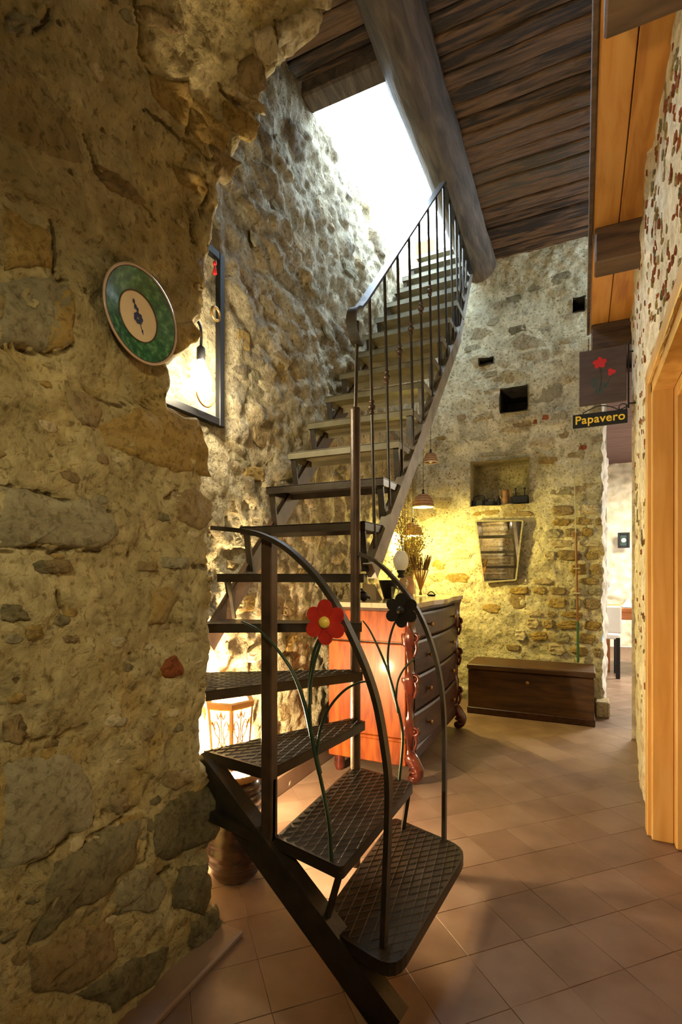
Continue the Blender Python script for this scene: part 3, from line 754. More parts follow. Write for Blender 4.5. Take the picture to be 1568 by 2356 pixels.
# ---- floor -----------------------------------------------------------------------------
fl = shell('floor'); fl['label'] = 'worn terracotta tile floor laid on the diagonal'
obj('bed', MB().box((-1.9, -2.6, -.10), (3.4, 10.2, -.0028)), M['grout'], fl)
obj('slab', MB().box((-1.9, -2.6, -.02), (1.0, .75, -.001)), M['tile'], fl)
TS, GAP = .208, .0014
a = (TS - GAP) / 2; b = a - .0010
mb = MB().add([(-a,-a,-.015),(a,-a,-.015),(a,a,-.015),(-a,a,-.015),(-a,-a,-.0007),(a,-a,-.0007),(a,a,-.0007),(-a,a,-.0007),(-b,-b,0),(b,-b,0),(b,b,0),(-b,b,0)],
  [(0,1,5,4),(1,2,6,5),(2,3,7,6),(3,0,4,7),(4,5,9,8),(5,6,10,9),(6,7,11,10),(7,4,8,11),(8,9,10,11)])
tme = bpy.data.meshes.new('tile'); tme.from_pydata([tuple(p) for p in mb.v], [], mb.f); tme.materials.append(M['tile']); tme.update()
n0, m0 = 1.174, 1.337; ntile = 0
for i in range(-12, 40):
    for j in range(-30, 40):
        m = m0 + (i + .5) * TS; n = n0 + (j + .5) * TS
        x, y = (m - n) * .70711, (m + n) * .70711
        inside = (-1.55 < x < .55 and .80 < y < 5.0) or (.0 < x < .95 and 5.0 <= y < 8.1 and x < .17 * y - .1)
        if inside and ntile < 300:
            o = link('tile', tme, fl, (x, y, random.uniform(-.0005, .0003))); o.rotation_euler = (random.uniform(-.0015, .0015), random.uniform(-.0015, .0015), radians(45) + random.uniform(-.006, .006)); ntile += 1
# plaster fillet along the left wall and skirting under the stairs
t1 = obj('trim_1', MB().bbox((LX - .02, .35, 0), (LX + .085, 1.40, .022), .006), M['tile']); struct(t1, 'low clay edging along the left wall')
bb = obj('baseboard_left', MB().bbox((SX - .03, 1.5, 0), (SX + .022, 4.85, .10), .004), M['tile']); struct(bb, 'clay skirting below the stairwell wall')
t2 = obj('trim_2', MB().bbox((.10, 4.78, 0), (.205, 5.0, .13), .01), ST['pale']); struct(t2, 'small stone block at the foot of the wall end')

# ---- ceiling planks, log beam, header, loft ----------------------------------------------
CZ = 4.13
ce = shell('ceiling'); ce['label'] = 'smoke darkened plank ceiling on a log beam'
obj('deck', MB().box((-.98, .9, CZ + .05), (1.6, 5.2, CZ + .12)).box((-1.8, .9, CZ + .05), (-.95, 2.78, CZ + .12)), M['plank'], ce)
y = 1.3; 
while y < 4.94:
    w = random.uniform(.105, .165); z = CZ + random.uniform(-.014, .012)
    mb = MB(); n = 10; vs = []; x0_, x1_ = (-1.55 if y + w < 2.8 else -.93), .30
    # wavy-edged plank
    for k in range(n + 1):
        t = k / n; x = x0_ + (x1_ - x0_) * t
        e0 = .009 * noise.noise(V((x * 4, y * 9, 1))); e1 = .009 * noise.noise(V((x * 4, y * 9, 6))); zz = z + .008 * noise.noise(V((x * 3, y * 5, 2)))
        vs += [(x, y + .006 + e0, zz + .045), (x, y + .006 + e0, zz + .006), (x, y + .014 + e0, zz), (x, y + w - .014 + e1, zz), (x, y + w - .006 + e1, zz + .006), (x, y + w - .006 + e1, zz + .045)]
    fs = [(6*k+i, 6*k+(i+1) % 6, 6*k+6+(i+1) % 6, 6*k+6+i) for k in range(n) for i in range(6)]
    mb.add(vs, fs); obj('plank', mb, M['plank'], ce); y += w
mb = MB(); pts = []; rr = []
for k in range(24):
    t = k / 23; yy = 1.3 + t * 3.66
    pts.append((-.885 + .012 * noise.noise(V((yy * 1.5, 0, 0))), yy, CZ - .02 + .010 * noise.noise(V((0, yy * 1.5, 3))))); rr.append(.155 + .010 * noise.noise(V((yy * 2.3, 5, 1))))
mb.tube(pts, rr, 18)
for i, v in enumerate(mb.v): mb.v[i] = v + V((noise.noise(v * 9), 0, noise.noise(v * 9 + V((3, 3, 3))))) * .012
obj('log_beam', mb, M['log'], ce)
obj('header_beam', MB().bbox((-1.52, 2.66, CZ - .09), (-.90, 2.80, CZ + .10), .012), M['log'], ce)
for xx, (a_, b_) in enumerate(((.052, .172), (.176, .42))):
    obj('loft_board', MB().bbox((a_, 1.2, 3.05), (b_, 4.40, 3.08), .003), M['loft'], ce)
obj('loft_light_stop', MB().box((.054, 1.2, 3.082), (.5, 4.40, 3.11)), M['loftbeam'], ce)  # unseen backing added to stop sky light leaking between the boards
obj('loft_edge_board', MB().bbox((.030, 1.2, 3.04), (.050, 4.40, 3.16), .003), M['loftbeam'], ce)
for yb in (1.64, 3.06, 4.24):
    obj('loft_beam', MB().bbox((.060, yb - .0, 2.86), (.42, yb + .16, 3.05), .008), M['loftbeam'], ce)

# ---- rest of the shell --------------------------------------------------------------------
struct(obj('wall_rear', MB().box((-1.9, -2.7, 0), (1.6, -2.6, 4.3)), M['left']), 'wall behind the camera')
struct(obj('wall_left.001', MB().box((-1.25, -2.6, 0), (-1.12, .36, 3.3)), M['left']), 'left wall running on behind the camera')
struct(obj('wall_right.001', MB().box((.30, -2.6, 0), (.42, .42, 3.3)).box((.46, -2.6, 0), (1.6, .3, 3.3)), M['right']), 'right wall running on behind the camera')
struct(obj('ceiling.001', MB().box((-1.9, -2.6, 3.18), (1.6, .36, 3.3)).box((.30, .3, 3.16), (1.6, 1.4, 3.3)), M['left']), 'vault behind the camera')
struct(obj('wall_left.002', MB().box((-1.9, 1.0, 0), (-1.78, 5.2, 4.3)).box((-1.9, .3, 0), (-1.25, .42, 4.3)).box((-1.9, .3, 3.3), (1.6, .9, 4.3)), M['stair']), 'outer masonry behind the stairwell')
struct(obj('wall_right.002', MB().box((1.0, .3, 0), (1.1, 4.4, 4.3)), M['right']), 'masonry behind the doorway')
# upper floor: open to the sky, pale walls
up = shell('wall_upper'); up['label'] = 'whitewashed upper walls above the stairs'
obj('plaster', MB().box((-5.0, 7.4, 4.15), (2.0, 7.6, 5.6)), M['white'], up)
obj('plaster', MB().box((-2.2, 5.02, 4.05), (.8, 5.25, 4.35)), M['white'], up)
obj('floor_slab', MB().box((-5.0, 5.2, 4.05), (2.0, 7.4, 4.2)), M['white'], up)
obj('pillar', MB().bbox((-1.72, 5.6, 4.2), (-1.50, 5.8, 4.95), .02), ST['red'], up)

# ---- next room -----------------------------------------------------------------------------
nr = shell('wall_next_room'); nr['label'] = 'bright stone wall of the dining room beyond the passage'
sheet('rubble', lambda u, v: V((u, 9.6, v)), lambda u, v: V((0, -1, 0)), lin(-.2, 3.4, 110), lin(0, 3.4, 100), M['nextwall'], .05, 4.2, (1, 1, 1.9), .7, 6.6, parent=nr)
obj('side', MB().box((-.25, 5.35, 0), (-.15, 9.7, 3.5)).box((3.3, 4.2, 0), (3.4, 9.7, 3.5)).box((1.1, 4.25, 0), (3.4, 4.35, 3.5)).box((.6, 4.25, 3.0), (1.2, 4.35, 4.3)), M['white'], nr)
cn = shell('ceiling_next_room')
for k in range(9):
    y0 = 5.3 + k * .5
    obj('board', MB().bbox((-.3, y0, 3.02), (3.4, y0 + .49, 3.06), .004), M['purplewood'], cn)
struct(obj('ceiling.002', MB().box((-.3, 5.37, 3.15), (3.4, 9.8, 3.25)).box((.2, 4.41, 3.15), (3.4, 5.37, 3.25)), M['purplewood']), 'boards above the next room')

# ================================================================== IRON STAIRCASE
stc = thing('metal_staircase', 'dark iron winder staircase with flower ornaments rising to the daylight opening', 'staircase', (-.845, 1.935, 0))
def tz(n): return .2 * n if n <= 6 else 1.418 + .218 * (n - 7)
def roundpoly(pts, rad):
    out = []
    n = len(pts)
    for i in range(n):
        p = V(pts[i]); r = rad[i]
        if r == 0: out.append(p); continue
        a = (V(pts[i-1]) - p).normalized(); b = (V(pts[(i+1) % n]) - p).normalized()
        p0 = p + a * r; p1 = p + b * r
        for k in range(6):
            t = k / 5; out.append((1-t)**2 * p0 + 2*t*(1-t) * p + t*t * p1)
    return out
def tread_mb(poly, z, lip=.036, t=.005, edge=.008):
    mb = MB(); n = len(poly); c = sum(poly, V((0, 0))) / n
    mb.prism([(p.x, p.y, z - t) for p in poly], (0, 0, t))
    # turned-down rim around the plate
    inn = [p + (c - p).normalized() * edge for p in poly]
    for i in range(n):
        j = (i + 1) % n
        a, b, d, e = poly[i], poly[j], inn[j], inn[i]
        mb.prism([(a.x, a.y, z - lip), (b.x, b.y, z - lip), (d.x, d.y, z - lip), (e.x, e.y, z - lip)], (0, 0, lip - t * .5))
    return mb
def inside_poly(p, poly):
    c = False; n = len(poly); j = n - 1
    for i in range(n):
        if (poly[i].y > p.y) != (poly[j].y > p.y) and p.x < (poly[j].x - poly[i].x) * (p.y - poly[i].y) / (poly[j].y - poly[i].y) + poly[i].x: c = not c
        j = i
    return c
def clip_seg(a, b, poly):
    """part of segment inside a convex polygon"""
    t0, t1 = 0.0, 1.0; cen = sum(poly, V((0, 0))) / len(poly); d = b - a; n = len(poly)
    for i in range(n):
        p, q = poly[i], poly[(i + 1) % n]; nn = V((q.y - p.y, p.x - q.x))
        if nn.length < 1e-9: continue
        if nn.dot(cen - p) < 0: nn = -nn
        da, db = nn.dot(a - p), nn.dot(b - p)
        if da < 0 and db < 0: return None
        if da < 0: t0 = max(t0, da / (da - db))
        elif db < 0: t1 = min(t1, da / (da - db))
    return (a + d * t0, a + d * t1) if t1 - t0 > .02 else None
def diamond_mesh(poly, z, sp=.030, inset=.012):
    """raised crossing ribs of the chequer plate"""
    c = sum(poly, V((0, 0))) / len(poly); ip = [p + (c - p).normalized() * inset for p in poly]
    mb = MB(); R = 1.3
    ax = V((.35, 1)).normalized()
    for sg in (1, -1):
        ang = radians(27) * sg; u = V((ax.x * cos(ang) - ax.y * sin(ang), ax.x * sin(ang) + ax.y * cos(ang))); nn = V((-u.y, u.x))
        k = -R
        while k < R:
            s = clip_seg(c + nn * k - u * R, c + nn * k + u * R, ip)
            if s:
                a, b = s; w = .0016; h = .0022
                mb.add([(*(a - nn * w), z), (*(a + nn * w), z), (*(b + nn * w), z), (*(b - nn * w), z), (*a, z + h), (*b, z + h)],
                       [(0, 4, 5, 3), (1, 2, 5, 4), (0, 1, 4), (3, 5, 2)])
            k += sp
    return mb
P1 = V((-.845, 1.935)); P2 = V((-.872, 1.335))
TP = {
 1: roundpoly([(-.685, 1.305), (-.425, 1.225), (-.375, 1.885), (-.70, 2.0)], [0, .075, .085, .03]),
 2: roundpoly([(-.845, 1.325), (-.592, 1.262), (-.585, 1.90), (-.865, 1.955)], [0, .02, .02, 0]),
 3: roundpoly([(-1.16, 1.375), (-.868, 1.328), (-.800, 1.93), (-.87, 1.95)], [0, 0, 0, 0]),
 4: roundpoly([(-1.17, 1.375), (-1.43, 1.36), (-1.43, 1.62), (-.84, 1.98), (-.81, 1.93)], [0] * 5),
 5: roundpoly([(-1.43, 1.58), (-1.43, 1.83), (-.84, 1.99), (-.81, 1.92)], [0] * 4),
 6: roundpoly([(-1.43, 1.78), (-1.43, 2.05), (-.84, 2.05), (-.81, 1.94)], [0] * 4),
}
for n in range(7, 21):
    y = 1.96 + .215 * (n - 7); sx = max(0, (n - 15)) * .032
    TP[n] = [V((-1.44, y)), V((-1.44, y + .235)), V((-.812 - sx, y + .235)), V((-.812 - sx, y))]
for n in range(1, 21):
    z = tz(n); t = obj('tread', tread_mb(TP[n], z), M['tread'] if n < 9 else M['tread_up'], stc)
    if n <= 4:
        o = obj('chequer_ribs', diamond_mesh(TP[n], z), M['tread'], t); o['kind'] = 'stuff'
# posts
def post(x, y, z0, z1, cap):
    mb = MB().lathe([(.0205, z0), (.0205, z1 - .012), (.019, z1 - .004), (.010, z1)], (x, y, 0), 14); return mb
obj('newel_post', post(P1.x, P1.y, 0, 1.885, 1), M['rust'], stc)
obj('newel_post', MB().bbox((P2.x - .019, P2.y - .019, .30), (P2.x + .019, P2.y + .019, 1.315), .003), M['rust'], stc)
# foot stringer, bracket to the wall, risers between the lowest treads
obj('foot_stringer', MB().bar((-1.17, 1.372, .565), (-.445, 1.275, -.01 + .03), .052, .095), M['iron'], stc)
obj('wall_bracket', MB().bar((-1.13, 1.325, .43), (-.89, 1.325, .385), .035, .03), M['iron'], stc)
for a_, b_ in (((-.60, 1.272, .385), (-.665, 1.30, .19)), ((-.595, 1.87, .385), (-.64, 1.93, .19)), ((-.86, 1.335, .57), (-.86, 1.33, .36)), ((-.69, 1.97, .19), (-.69, 1.97, 0))):
    obj('riser_strut', MB().bar(a_, b_, .014, .014), M['iron'], stc)
# flight stringers
def sz(y): return 1.2 + 1.014 * (y - 1.985)
obj('stringer', MB().bar((-.818, 2.03, sz(2.03) - .035), (-.818, 3.72, sz(3.72) - .035), .042, .088), M['stringer'], stc)
obj('stringer', MB().bar((-.818, 3.70, sz(3.70) - .035), (-.95, 4.92, sz(4.92) - .035), .042, .088), M['stringer'], stc)
obj('stringer', MB().bar((-1.437, 1.72, sz(1.72) - .03), (-1.437, 4.92, sz(4.92) - .03), .03, .085), M['rust'], stc)
for n in range(7, 20):
    y = 1.96 + .215 * (n - 7); sx = max(0, (n - 15)) * .032
    for x in (-.834 - sx, -1.418):
        obj('tread_bracket', MB().bar((x, y + .018, tz(n) - .03), (x, y + .055, sz(y + .055) - .02), .03, .010, (0, 1, 0)), M['iron'], stc)
for n in (4, 5, 6):
    obj('tread_bracket', MB().bar((-1.42, TP[n][0].y + .06, tz(n) - .03), (-1.42, TP[n][0].y + .10, tz(n) - .2), .03, .010, (0, 1, 0)), M['iron'], stc)
# curved rails at the foot
YH = 1.30
r1 = [onY(px, py, YH) for px, py in [(497,1216),(560,1222),(605,1233),(660,1262),(720,1318),(768,1384),(803,1452),(838,1530),(866,1616),(884,1716),(893,1800),(892,1900),(887,2040),(882,2182)]]
r1[0] = onY(490, 1215, 1.385); r1[-1].z = .2
obj('curved_rail', MB().sweep(smooth_path(r1, 5), .030, .014, (0, 1, 0)), M['iron'], stc)
YB = 1.905
r2 = [onY(px, py, YB) for px, py in [(828,1272),(862,1290),(900,1325),(940,1373),(968,1420),(990,1475),(1006,1532),(1016,1590),(1021,1660),(1022,1760),(1021,1932)]]
r2[-1].z = .2; r2[0] = V((P1.x + .01, P1.y, r2[0].z))
obj('curved_rail', MB().sweep(smooth_path(r2, 5), .026, .014, (0, 1, 0)), M['iron'], stc)
# upper hand rail with its scroll, balusters with collars
RX = -.838
def rz_(y): return 2.42 + 1.06 * (y - 2.07)
rp = [(RX, 1.955, 2.145), (RX, 1.915, 2.155), (RX, 1.885, 2.19), (RX, 1.880, 2.235), (RX, 1.905, 2.275), (RX, 1.95, rz_(1.95) + .005)]
rp = smooth_path(rp, 5) + [V((RX, y, rz_(y))) for y in lin(2.0, 3.37, 12)] + [V((RX, 3.39, 3.80)), V((RX - .01, 3.42, 3.805)), V((RX - .04, 4.55, 3.83))]
obj('hand_rail', MB().sweep(rp, .042, .011, (1, 0, 0)), M['iron'], stc)
obj('baluster', MB().tube([(P1.x, P1.y, 1.87), (RX, P1.y + .005, 2.24)], .008, 8), M['iron'], stc)
yb = 2.07; k = 0
while yb < 4.4:
    z0 = sz(yb) - .0; z1 = rz_(yb) if yb < 3.37 else 3.80 + .02 * (yb - 3.37); x0_ = -.812 - max(0, yb - 3.7) * .114
    o = obj('baluster', MB().tube([(x0_, yb, z0), (RX - max(0, yb - 3.7) * .06, yb, z1 - .002)], .0075, 8), M['iron'], stc)
    if k < 6:
        zc = z0 + (z1 - z0) * .56
        c = MB()
        for dz, r in ((-.024, .013), (0, .018), (.024, .013)): c.ball((x0_ + (RX - x0_) * .56, yb, zc + dz), (r, r, r * .8), 10, 6)
        obj('collar', c, M['rust'], o)
    yb += .187; k += 1
# iron flowers welded into the foot railings
def flower(cx, cz, Y, R, face, stems, petal_mat, cmat=None):
    sgn = -1
    for k, (pts, r0, r1_) in enumerate(stems):
        p = smooth_path(pts, 6); m = len(p)
        obj('leaf' if k else 'flower_stem', MB().tube(p, [r0 + (r1_ - r0) * i / (m - 1) for i in range(m)], 7), M['green'], stc)
    f = obj('flower', MB().lathe([(R * .42, -.004), (R * .42, .004)], (cx, Y, cz), 16, 'Y'), petal_mat, stc)
    for k in range(6):
        a_ = pi / 6 + k * pi / 3
        c = V((cx + R * .62 * cos(a_), Y, cz + R * .62 * sin(a_)))
        out = []
        for i in range(14):
            t = 2 * pi * i / 14; u = .40 * R * cos(t); w = .36 * R * sin(t)
            out.append(c + V((u * cos(a_) - w * sin(a_), (-.006 if k % 2 else -.002), u * sin(a_) + w * cos(a_))))
        obj('petal', MB().prism(out, (0, .006, 0)), petal_mat, f)
    mb = MB().lathe([(R * .27, 0), (R * .25, -.006), (R * .15, -.010), (.0005, -.012)], (cx, Y - .006, cz), 18, 'Y'); o = obj('flower_centre', mb, cmat or M['yolk'], f)
    if not cmat: o['label'] = 'yellow flower centre'
YF = 1.285
fc_ = onY(751, 1431, YF)
def Lp(lst, Y): return [onY(px, py, Y) for px, py in lst]
s_main = Lp([(762,1988),(757,1900),(745,1830),(730,1760),(716,1690),(712,1600),(722,1530),(740,1470),(750,1440)], YF)
s_main[0].z = .4
lf1 = Lp([(735,1780),(718,1700),(700,1620),(672,1545),(630,1485),(592,1448),(556,1430)], YF)
lf2 = Lp([(728,1740),(736,1680),(756,1630),(790,1590),(825,1571),(848,1568)], YF)
lf3 = Lp([(712,1620),(714,1560),(722,1500),(736,1466)], YF + .012)
flower(fc_.x, fc_.z, YF - .008, .063, -1, [(s_main, .0062, .004), (lf1, .0075, .003), (lf2, .005, .0025), (lf3, .008, .004)], M['petal'])
YG = 1.895
fc2 = onY(924, 1404, YG)
s2 = Lp([(918,1784),(926,1700),(918,1640),(905,1600),(893,1540),(893,1490),(903,1445),(920,1410)], YG); s2[0].z = .4
g1 = Lp([(916,1640),(905,1590),(890,1540),(872,1495),(850,1450),(834,1428)], YG)
g2 = Lp([(910,1610),(914,1570),(928,1540),(948,1520),(962,1514)], YG)
flower(fc2.x, fc2.z, YG - .006, .066, -1, [(s2, .006, .004), (g1, .0065, .003), (g2, .005, .0025)], M['black'], M['black'])

# ================================================================== DRESSER
dr = thing('dresser', 'carved red mahogany chest of drawers beside the iron stairs', 'dresser', (-1.12, 3.42, 0))
DX0, DX1, DYA, DYB = -1.40, -.90, 2.80, 4.03
obj('body', MB().bbox((DX0, DYA + .012, .10), (DX1, DYB, .985), .006), M['darkwood'], dr)
# side towards the camera: three framed panels
def spanel(z0, z1, name='side_panel'):
    obj(name, MB().bbox((DX0, DYA - .004, z0), (DX1 - .01, DYA + .03, z1), .005), M['mahogany'], dr)
spanel(.255, .795); spanel(.805, .985); spanel(.10, .235)
obj('moulding', MB().bbox((DX0, DYA - .010, .236), (DX1 - .01, DYA + .02, .254), .004), M['mahogany'], dr)
# drawers with bowed fronts on the corridor side
def drawer(z0, z1, bow):
    n = 10; mb = MB(); vs = []
    ya, yb_ = DYA + .085, DYB - .085
    for k in range(n + 1):
        t = k / n; y = ya + (yb_ - ya) * t; x = DX1 + .004 + bow * sin(pi * t) * .8 + .006
        vs += [(DX1 - .02, y, z0), (x, y, z0 + .0), (x + .008, y, z0 + .012), (x + .008, y, z1 - .012), (x, y, z1), (DX1 - .02, y, z1)]
    fs = [(6*k+i, 6*k+(i+1) % 6, 6*k+6+(i+1) % 6, 6*k+6+i) for k in range(n) for i in range(6)] + [tuple(range(6)), tuple(range(6*n, 6*n+6))[::-1]]
    mb.add(vs, fs); d = obj('drawer', mb, M['darkwood'], dr)
    zc = (z0 + z1) / 2
    for yy in (ya + .22, yb_ - .22):
        t = (yy - ya) / (yb_ - ya); x = DX1 + .018 + bow * sin(pi * t) * .8
        obj('knob', MB().lathe([(.006, 0), (.006, .010), (.014, .016), (.015, .024), (.008, .030)], (x, yy, zc), 12, 'X'), M['brass'], d)
drawer(.815, .965, .045); drawer(.605, .800, .035); drawer(.395, .592, .030); drawer(.185, .382, .035)
obj('apron', MB().bbox((DX1 - .03, DYA + .09, .10), (DX1 + .02, DYB - .09, .178), .01), M['darkwood'], dr)
def corner(yc, name):
    x = DX1 - .005
    prof = [(.030, .13), (.038, .16), (.026, .20), (.030, .25), (.041, .30), (.036, .36), (.024, .42), (.028, .50), (.038, .55), (.045, .60), (.030, .645), (.024, .70), (.030, .76), (.042, .80), (.046, .85), (.036, .90), (.040, .95), (.046, .985)]
    pr = []
    for i in range(len(prof) - 1):
        for k in range(4):
            t = k / 4; pr.append((prof[i][0] + (prof[i+1][0] - prof[i][0]) * (.5 - .5 * cos(pi * t)), prof[i][1] + (prof[i+1][1] - prof[i][1]) * t))
    pr.append(prof[-1])
    mb = MB().lathe(pr, (x, yc, 0), 20)
    for i, v in enumerate(mb.v):   # twisted, carved flutes
        a_ = math.atan2(v.y - yc, v.x - x); f = 1 + .13 * cos(4 * a_ + v.z * 26); mb.v[i] = V((x + (v.x - x) * f, yc + (v.y - yc) * f, v.z))
    c = obj(name, mb, M['carved'], dr)
    for zz in (.835, .60, .30): # scrolled acanthus bosses
        s = MB(); s.torus((x + .040, yc - .012, zz), .022, .010, 'Y', 14, 6); s.ball((x + .040, yc - .012, zz), .013, 8, 6)
        s.tube(smooth_path([(x + .045, yc - .012, zz - .02), (x + .052, yc - .014, zz - .06), (x + .036, yc - .01, zz - .11)], 4), [.012] * 4 + [.009] * 4 + [.006], 7); obj('carved_scroll', s, M['carved'], c)
    f = MB()   # claw-and-scroll foot
    f.tube(smooth_path([(x, yc, .15), (x + .035, yc - .015, .13), (x + .065, yc - .025, .085), (x + .055, yc - .022, .045), (x + .025, yc - .01, .030)], 5), [.040, .042, .044, .044, .042, .040, .038, .036, .036, .036, .036, .034, .034, .032, .032, .030, .030, .028, .026, .024, .022], 12)
    f.ball((x + .035, yc - .012, .030), (.036, .034, .030), 12, 8)
    for dz in (.05, .08, .11): f.torus((x + .05, yc - .02, dz), .036, .007, 'Z', 14, 5)
    obj('scroll_foot', f, M['carved'], dr)
corner(DYA + .035, 'carved_column'); corner(DYB - .035, 'carved_column')
for yy in (DYA + .05, DYB - .05): obj('back_foot', MB().lathe([(.022, 0), (.034, .03), (.03, .07), (.04, .11)], (DX0 + .05, yy, 0), 12), M['carved'], dr)
# serpentine top
out = [(DX0 - .03, DYA - .035), (DX1 + .03, DYA - .035), (DX1 + .055, DYA - .02), (DX1 + .06, DYA + .03)]
for k in range(15):
    t = k / 14; out.append((DX1 + .035 + .035 * sin(pi * t) + .012 * cos(4 * pi * t), DYA + .07 + (DYB - DYA - .14) * t))
out += [(DX1 + .06, DYB - .02), (DX1 + .05, DYB + .03), (DX0 - .03, DYB + .03)]
tp = obj('top', MB().prism([(x, y, 1.003) for x, y in out], (0, 0, .028)), M['top'], dr)
c = V((-1.15, 3.42)); out2 = [V(p) + (c - V(p)).normalized() * .018 for p in out]
obj('top_moulding', MB().prism([(p.x, p.y, .984) for p in out2], (0, 0, .02)), M['darkwood'], dr)
DT = 1.031

# things on the dresser
def at_y(px, Y):
    d = ray(px, CY); return d.x * Y / d.y
x = at_y(922, 3.55)
ol = thing('oil_lamp', 'glass oil lamp with white globe and tall chimney on the dresser', 'lamp', (x, 3.55, DT))
obj('glass_font', MB().lathe([(.045, 0), (.05, .006), (.03, .02), (.022, .04), (.042, .07), (.052, .095), (.045, .125), (.020, .14)], (x, 3.55, DT), 20), M['glass'], ol)
obj('burner', MB().lathe([(.022, .14), (.026, .15), (.018, .165), (.030, .185), (.030, .195)], (x, 3.55, DT), 16), M['black'], ol)
obj('globe', MB().lathe([(.030, .195), (.046, .215), (.056, .25), (.053, .29), (.034, .325), (.022, .335)], (x, 3.55, DT), 20, capb=False, capt=False), M['milk'], ol)
obj('chimney', MB().lathe([(.022, .335), (.019, .36), (.022, .395), (.024, .41)], (x, 3.55, DT), 18, capb=False, capt=False), M['glass'], ol)
x = at_y(967, 3.66)
sv = thing('reed_vase', 'glass jar holding a fan of orange reeds on the dresser', 'vase', (x, 3.66, DT))
obj('jar', MB().lathe([(.036, 0), (.042, .006), (.043, .06), (.040, .085), (.042, .09)], (x, 3.66, DT), 18, capt=False), M['glass'], sv)
for k in range(10):
    t = (k - 4.5) / 4.5
    obj('reed', MB().tube([(x - t * .012, 3.66 + random.uniform(-.01, .01), DT + .012), (x + t * .055, 3.66 + random.uniform(-.02, .02), DT + .20)], .0042, 6), M['reed'], sv)
mb = MB()
for k in range(40):
    t = random.uniform(-1, 1); yy = random.uniform(-.03, .03)
    mb.tube([(x + t * .052, 3.66 + yy * .6, DT + .195), (x + t * .085 + random.uniform(-.01, .01), 3.66 + yy, DT + random.uniform(.275, .315))], [.004, .0022], 4)
o = obj('straw_heads', mb, M['straw'], sv); o['kind'] = 'stuff'
x = at_y(893, 3.30)
bw = thing('dark_bowl', 'dark pot with pale side standing left of the oil lamp', 'pot', (x, 3.30, DT))
obj('bowl', MB().lathe([(.03, 0), (.034, .01), (.045, .05), (.060, .10), (.066, .125), (.060, .125), (.040, .05)], (x, 3.30, DT), 20, capt=False), M['black'], bw)
obj('ring_handle', MB().torus((x + .072, 3.30, DT + .085), .018, .005, 'Y', 12, 6), M['black'], bw)
x = at_y(910, 3.12)
gj = thing('glass_tumbler', 'small clear glass in front of the oil lamp', 'glass', (x, 3.12, DT))
obj('cup', MB().lathe([(.022, 0), (.027, .005), (.030, .085), (.027, .085), (.024, .012)], (x, 3.12, DT), 18, capt=False), M['glass'], gj)
x = at_y(846, 3.02)
cdp = thing('folded_card', 'cream folded card standing on the dresser behind the right post', 'card', (x, 3.02, DT))
obj('leaf', MB().prism([(x - .05, 3.05, DT), (x + .045, 3.05, DT), (x + .012, 3.10, DT + .10), (x - .06, 3.10, DT + .10)], (0, .003, 0)), M['paper'], cdp)
obj('leaf', MB().prism([(x - .05, 3.16, DT), (x + .045, 3.16, DT), (x + .012, 3.105, DT + .10), (x - .06, 3.105, DT + .10)], (0, .003, 0)), M['paper'], cdp)
x = at_y(836, 2.90)
bd = thing('bird_figurine', 'small black bird figurine at the near edge of the dresser', 'figurine', (x, 2.90, DT))
obj('body', MB().ball((x, 2.90, DT + .032), (.026, .030, .032), 14, 10).ball((x - .008, 2.885, DT + .066), .015, 10, 8), M['black'], bd)
obj('tail', MB().prism([(x + .012, 2.90, DT + .03), (x + .045, 2.90, DT + .01), (x + .04, 2.90, DT + .03)], (0, .014, 0)), M['black'], bd)
obj('beak', MB().tube([(x - .016, 2.875, DT + .068), (x - .026, 2.862, DT + .064)], [.005, .001], 6), M['brass'], bd)
x = at_y(992, 3.80)
ds = thing('pen_tray', 'little black dish right of the reed jar', 'dish', (x, 3.80, DT))
obj('dish', MB().lathe([(.025, 0), (.03, .004), (.038, .014), (.034, .014), (.02, .006)], (x, 3.80, DT), 16, capt=False), M['black'], ds)
obj('clip', MB().tube(smooth_path([(x - .03, 3.79, DT + .012), (x, 3.79, DT + .035), (x + .03, 3.79, DT + .014)], 5), .004, 6), M['black'], ds)
# dried branches
x, y = -1.27, 3.92
db = thing('dried_branches', 'jar of dried yellow branches at the back of the dresser', 'dried plant', (x, y, DT))
obj('jar', MB().lathe([(.05, 0), (.06, .01), (.065, .09), (.045, .14), (.05, .155), (.042, .15)], (x, y, DT), 18, capt=False), M['clay'], db)
mb = MB(); lv = MB()
for k in range(60):
    ax = random.uniform(-.10, .16); ay = random.uniform(-.08, .13); hz = random.uniform(.15, .82 if ax < .03 else .45) + .03
    p = smooth_path([(x, y, DT + .03), (x + ax * .35, y + ay * .35, DT + .12 + hz * .35), (x + ax, y + ay, DT + .06 + hz)], 5)
    mb.tube(p, .002, 4, False)
    for q in p[3:]:
        for _ in range(6):
            c = q + V((random.gauss(0, .02), random.gauss(0, .02), random.gauss(0, .02)))
            a_ = V((random.gauss(0, 1), random.gauss(0, 1), random.gauss(0, 1))).normalized(); b_ = a_.orthogonal().normalized(); L = random.uniform(.008, .016)
            lv.add([c - a_ * L, c + b_ * L * .45 + a_.cross(b_) * .002, c + a_ * L, c - b_ * L * .45 + a_.cross(b_) * .002], [(0, 1, 2, 3)])
o = obj('twigs', mb, M['stem'], db); o['kind'] = 'stuff'
o = obj('dry_leaves', lv, M['leafdry'], db, fix=False); o['kind'] = 'stuff'

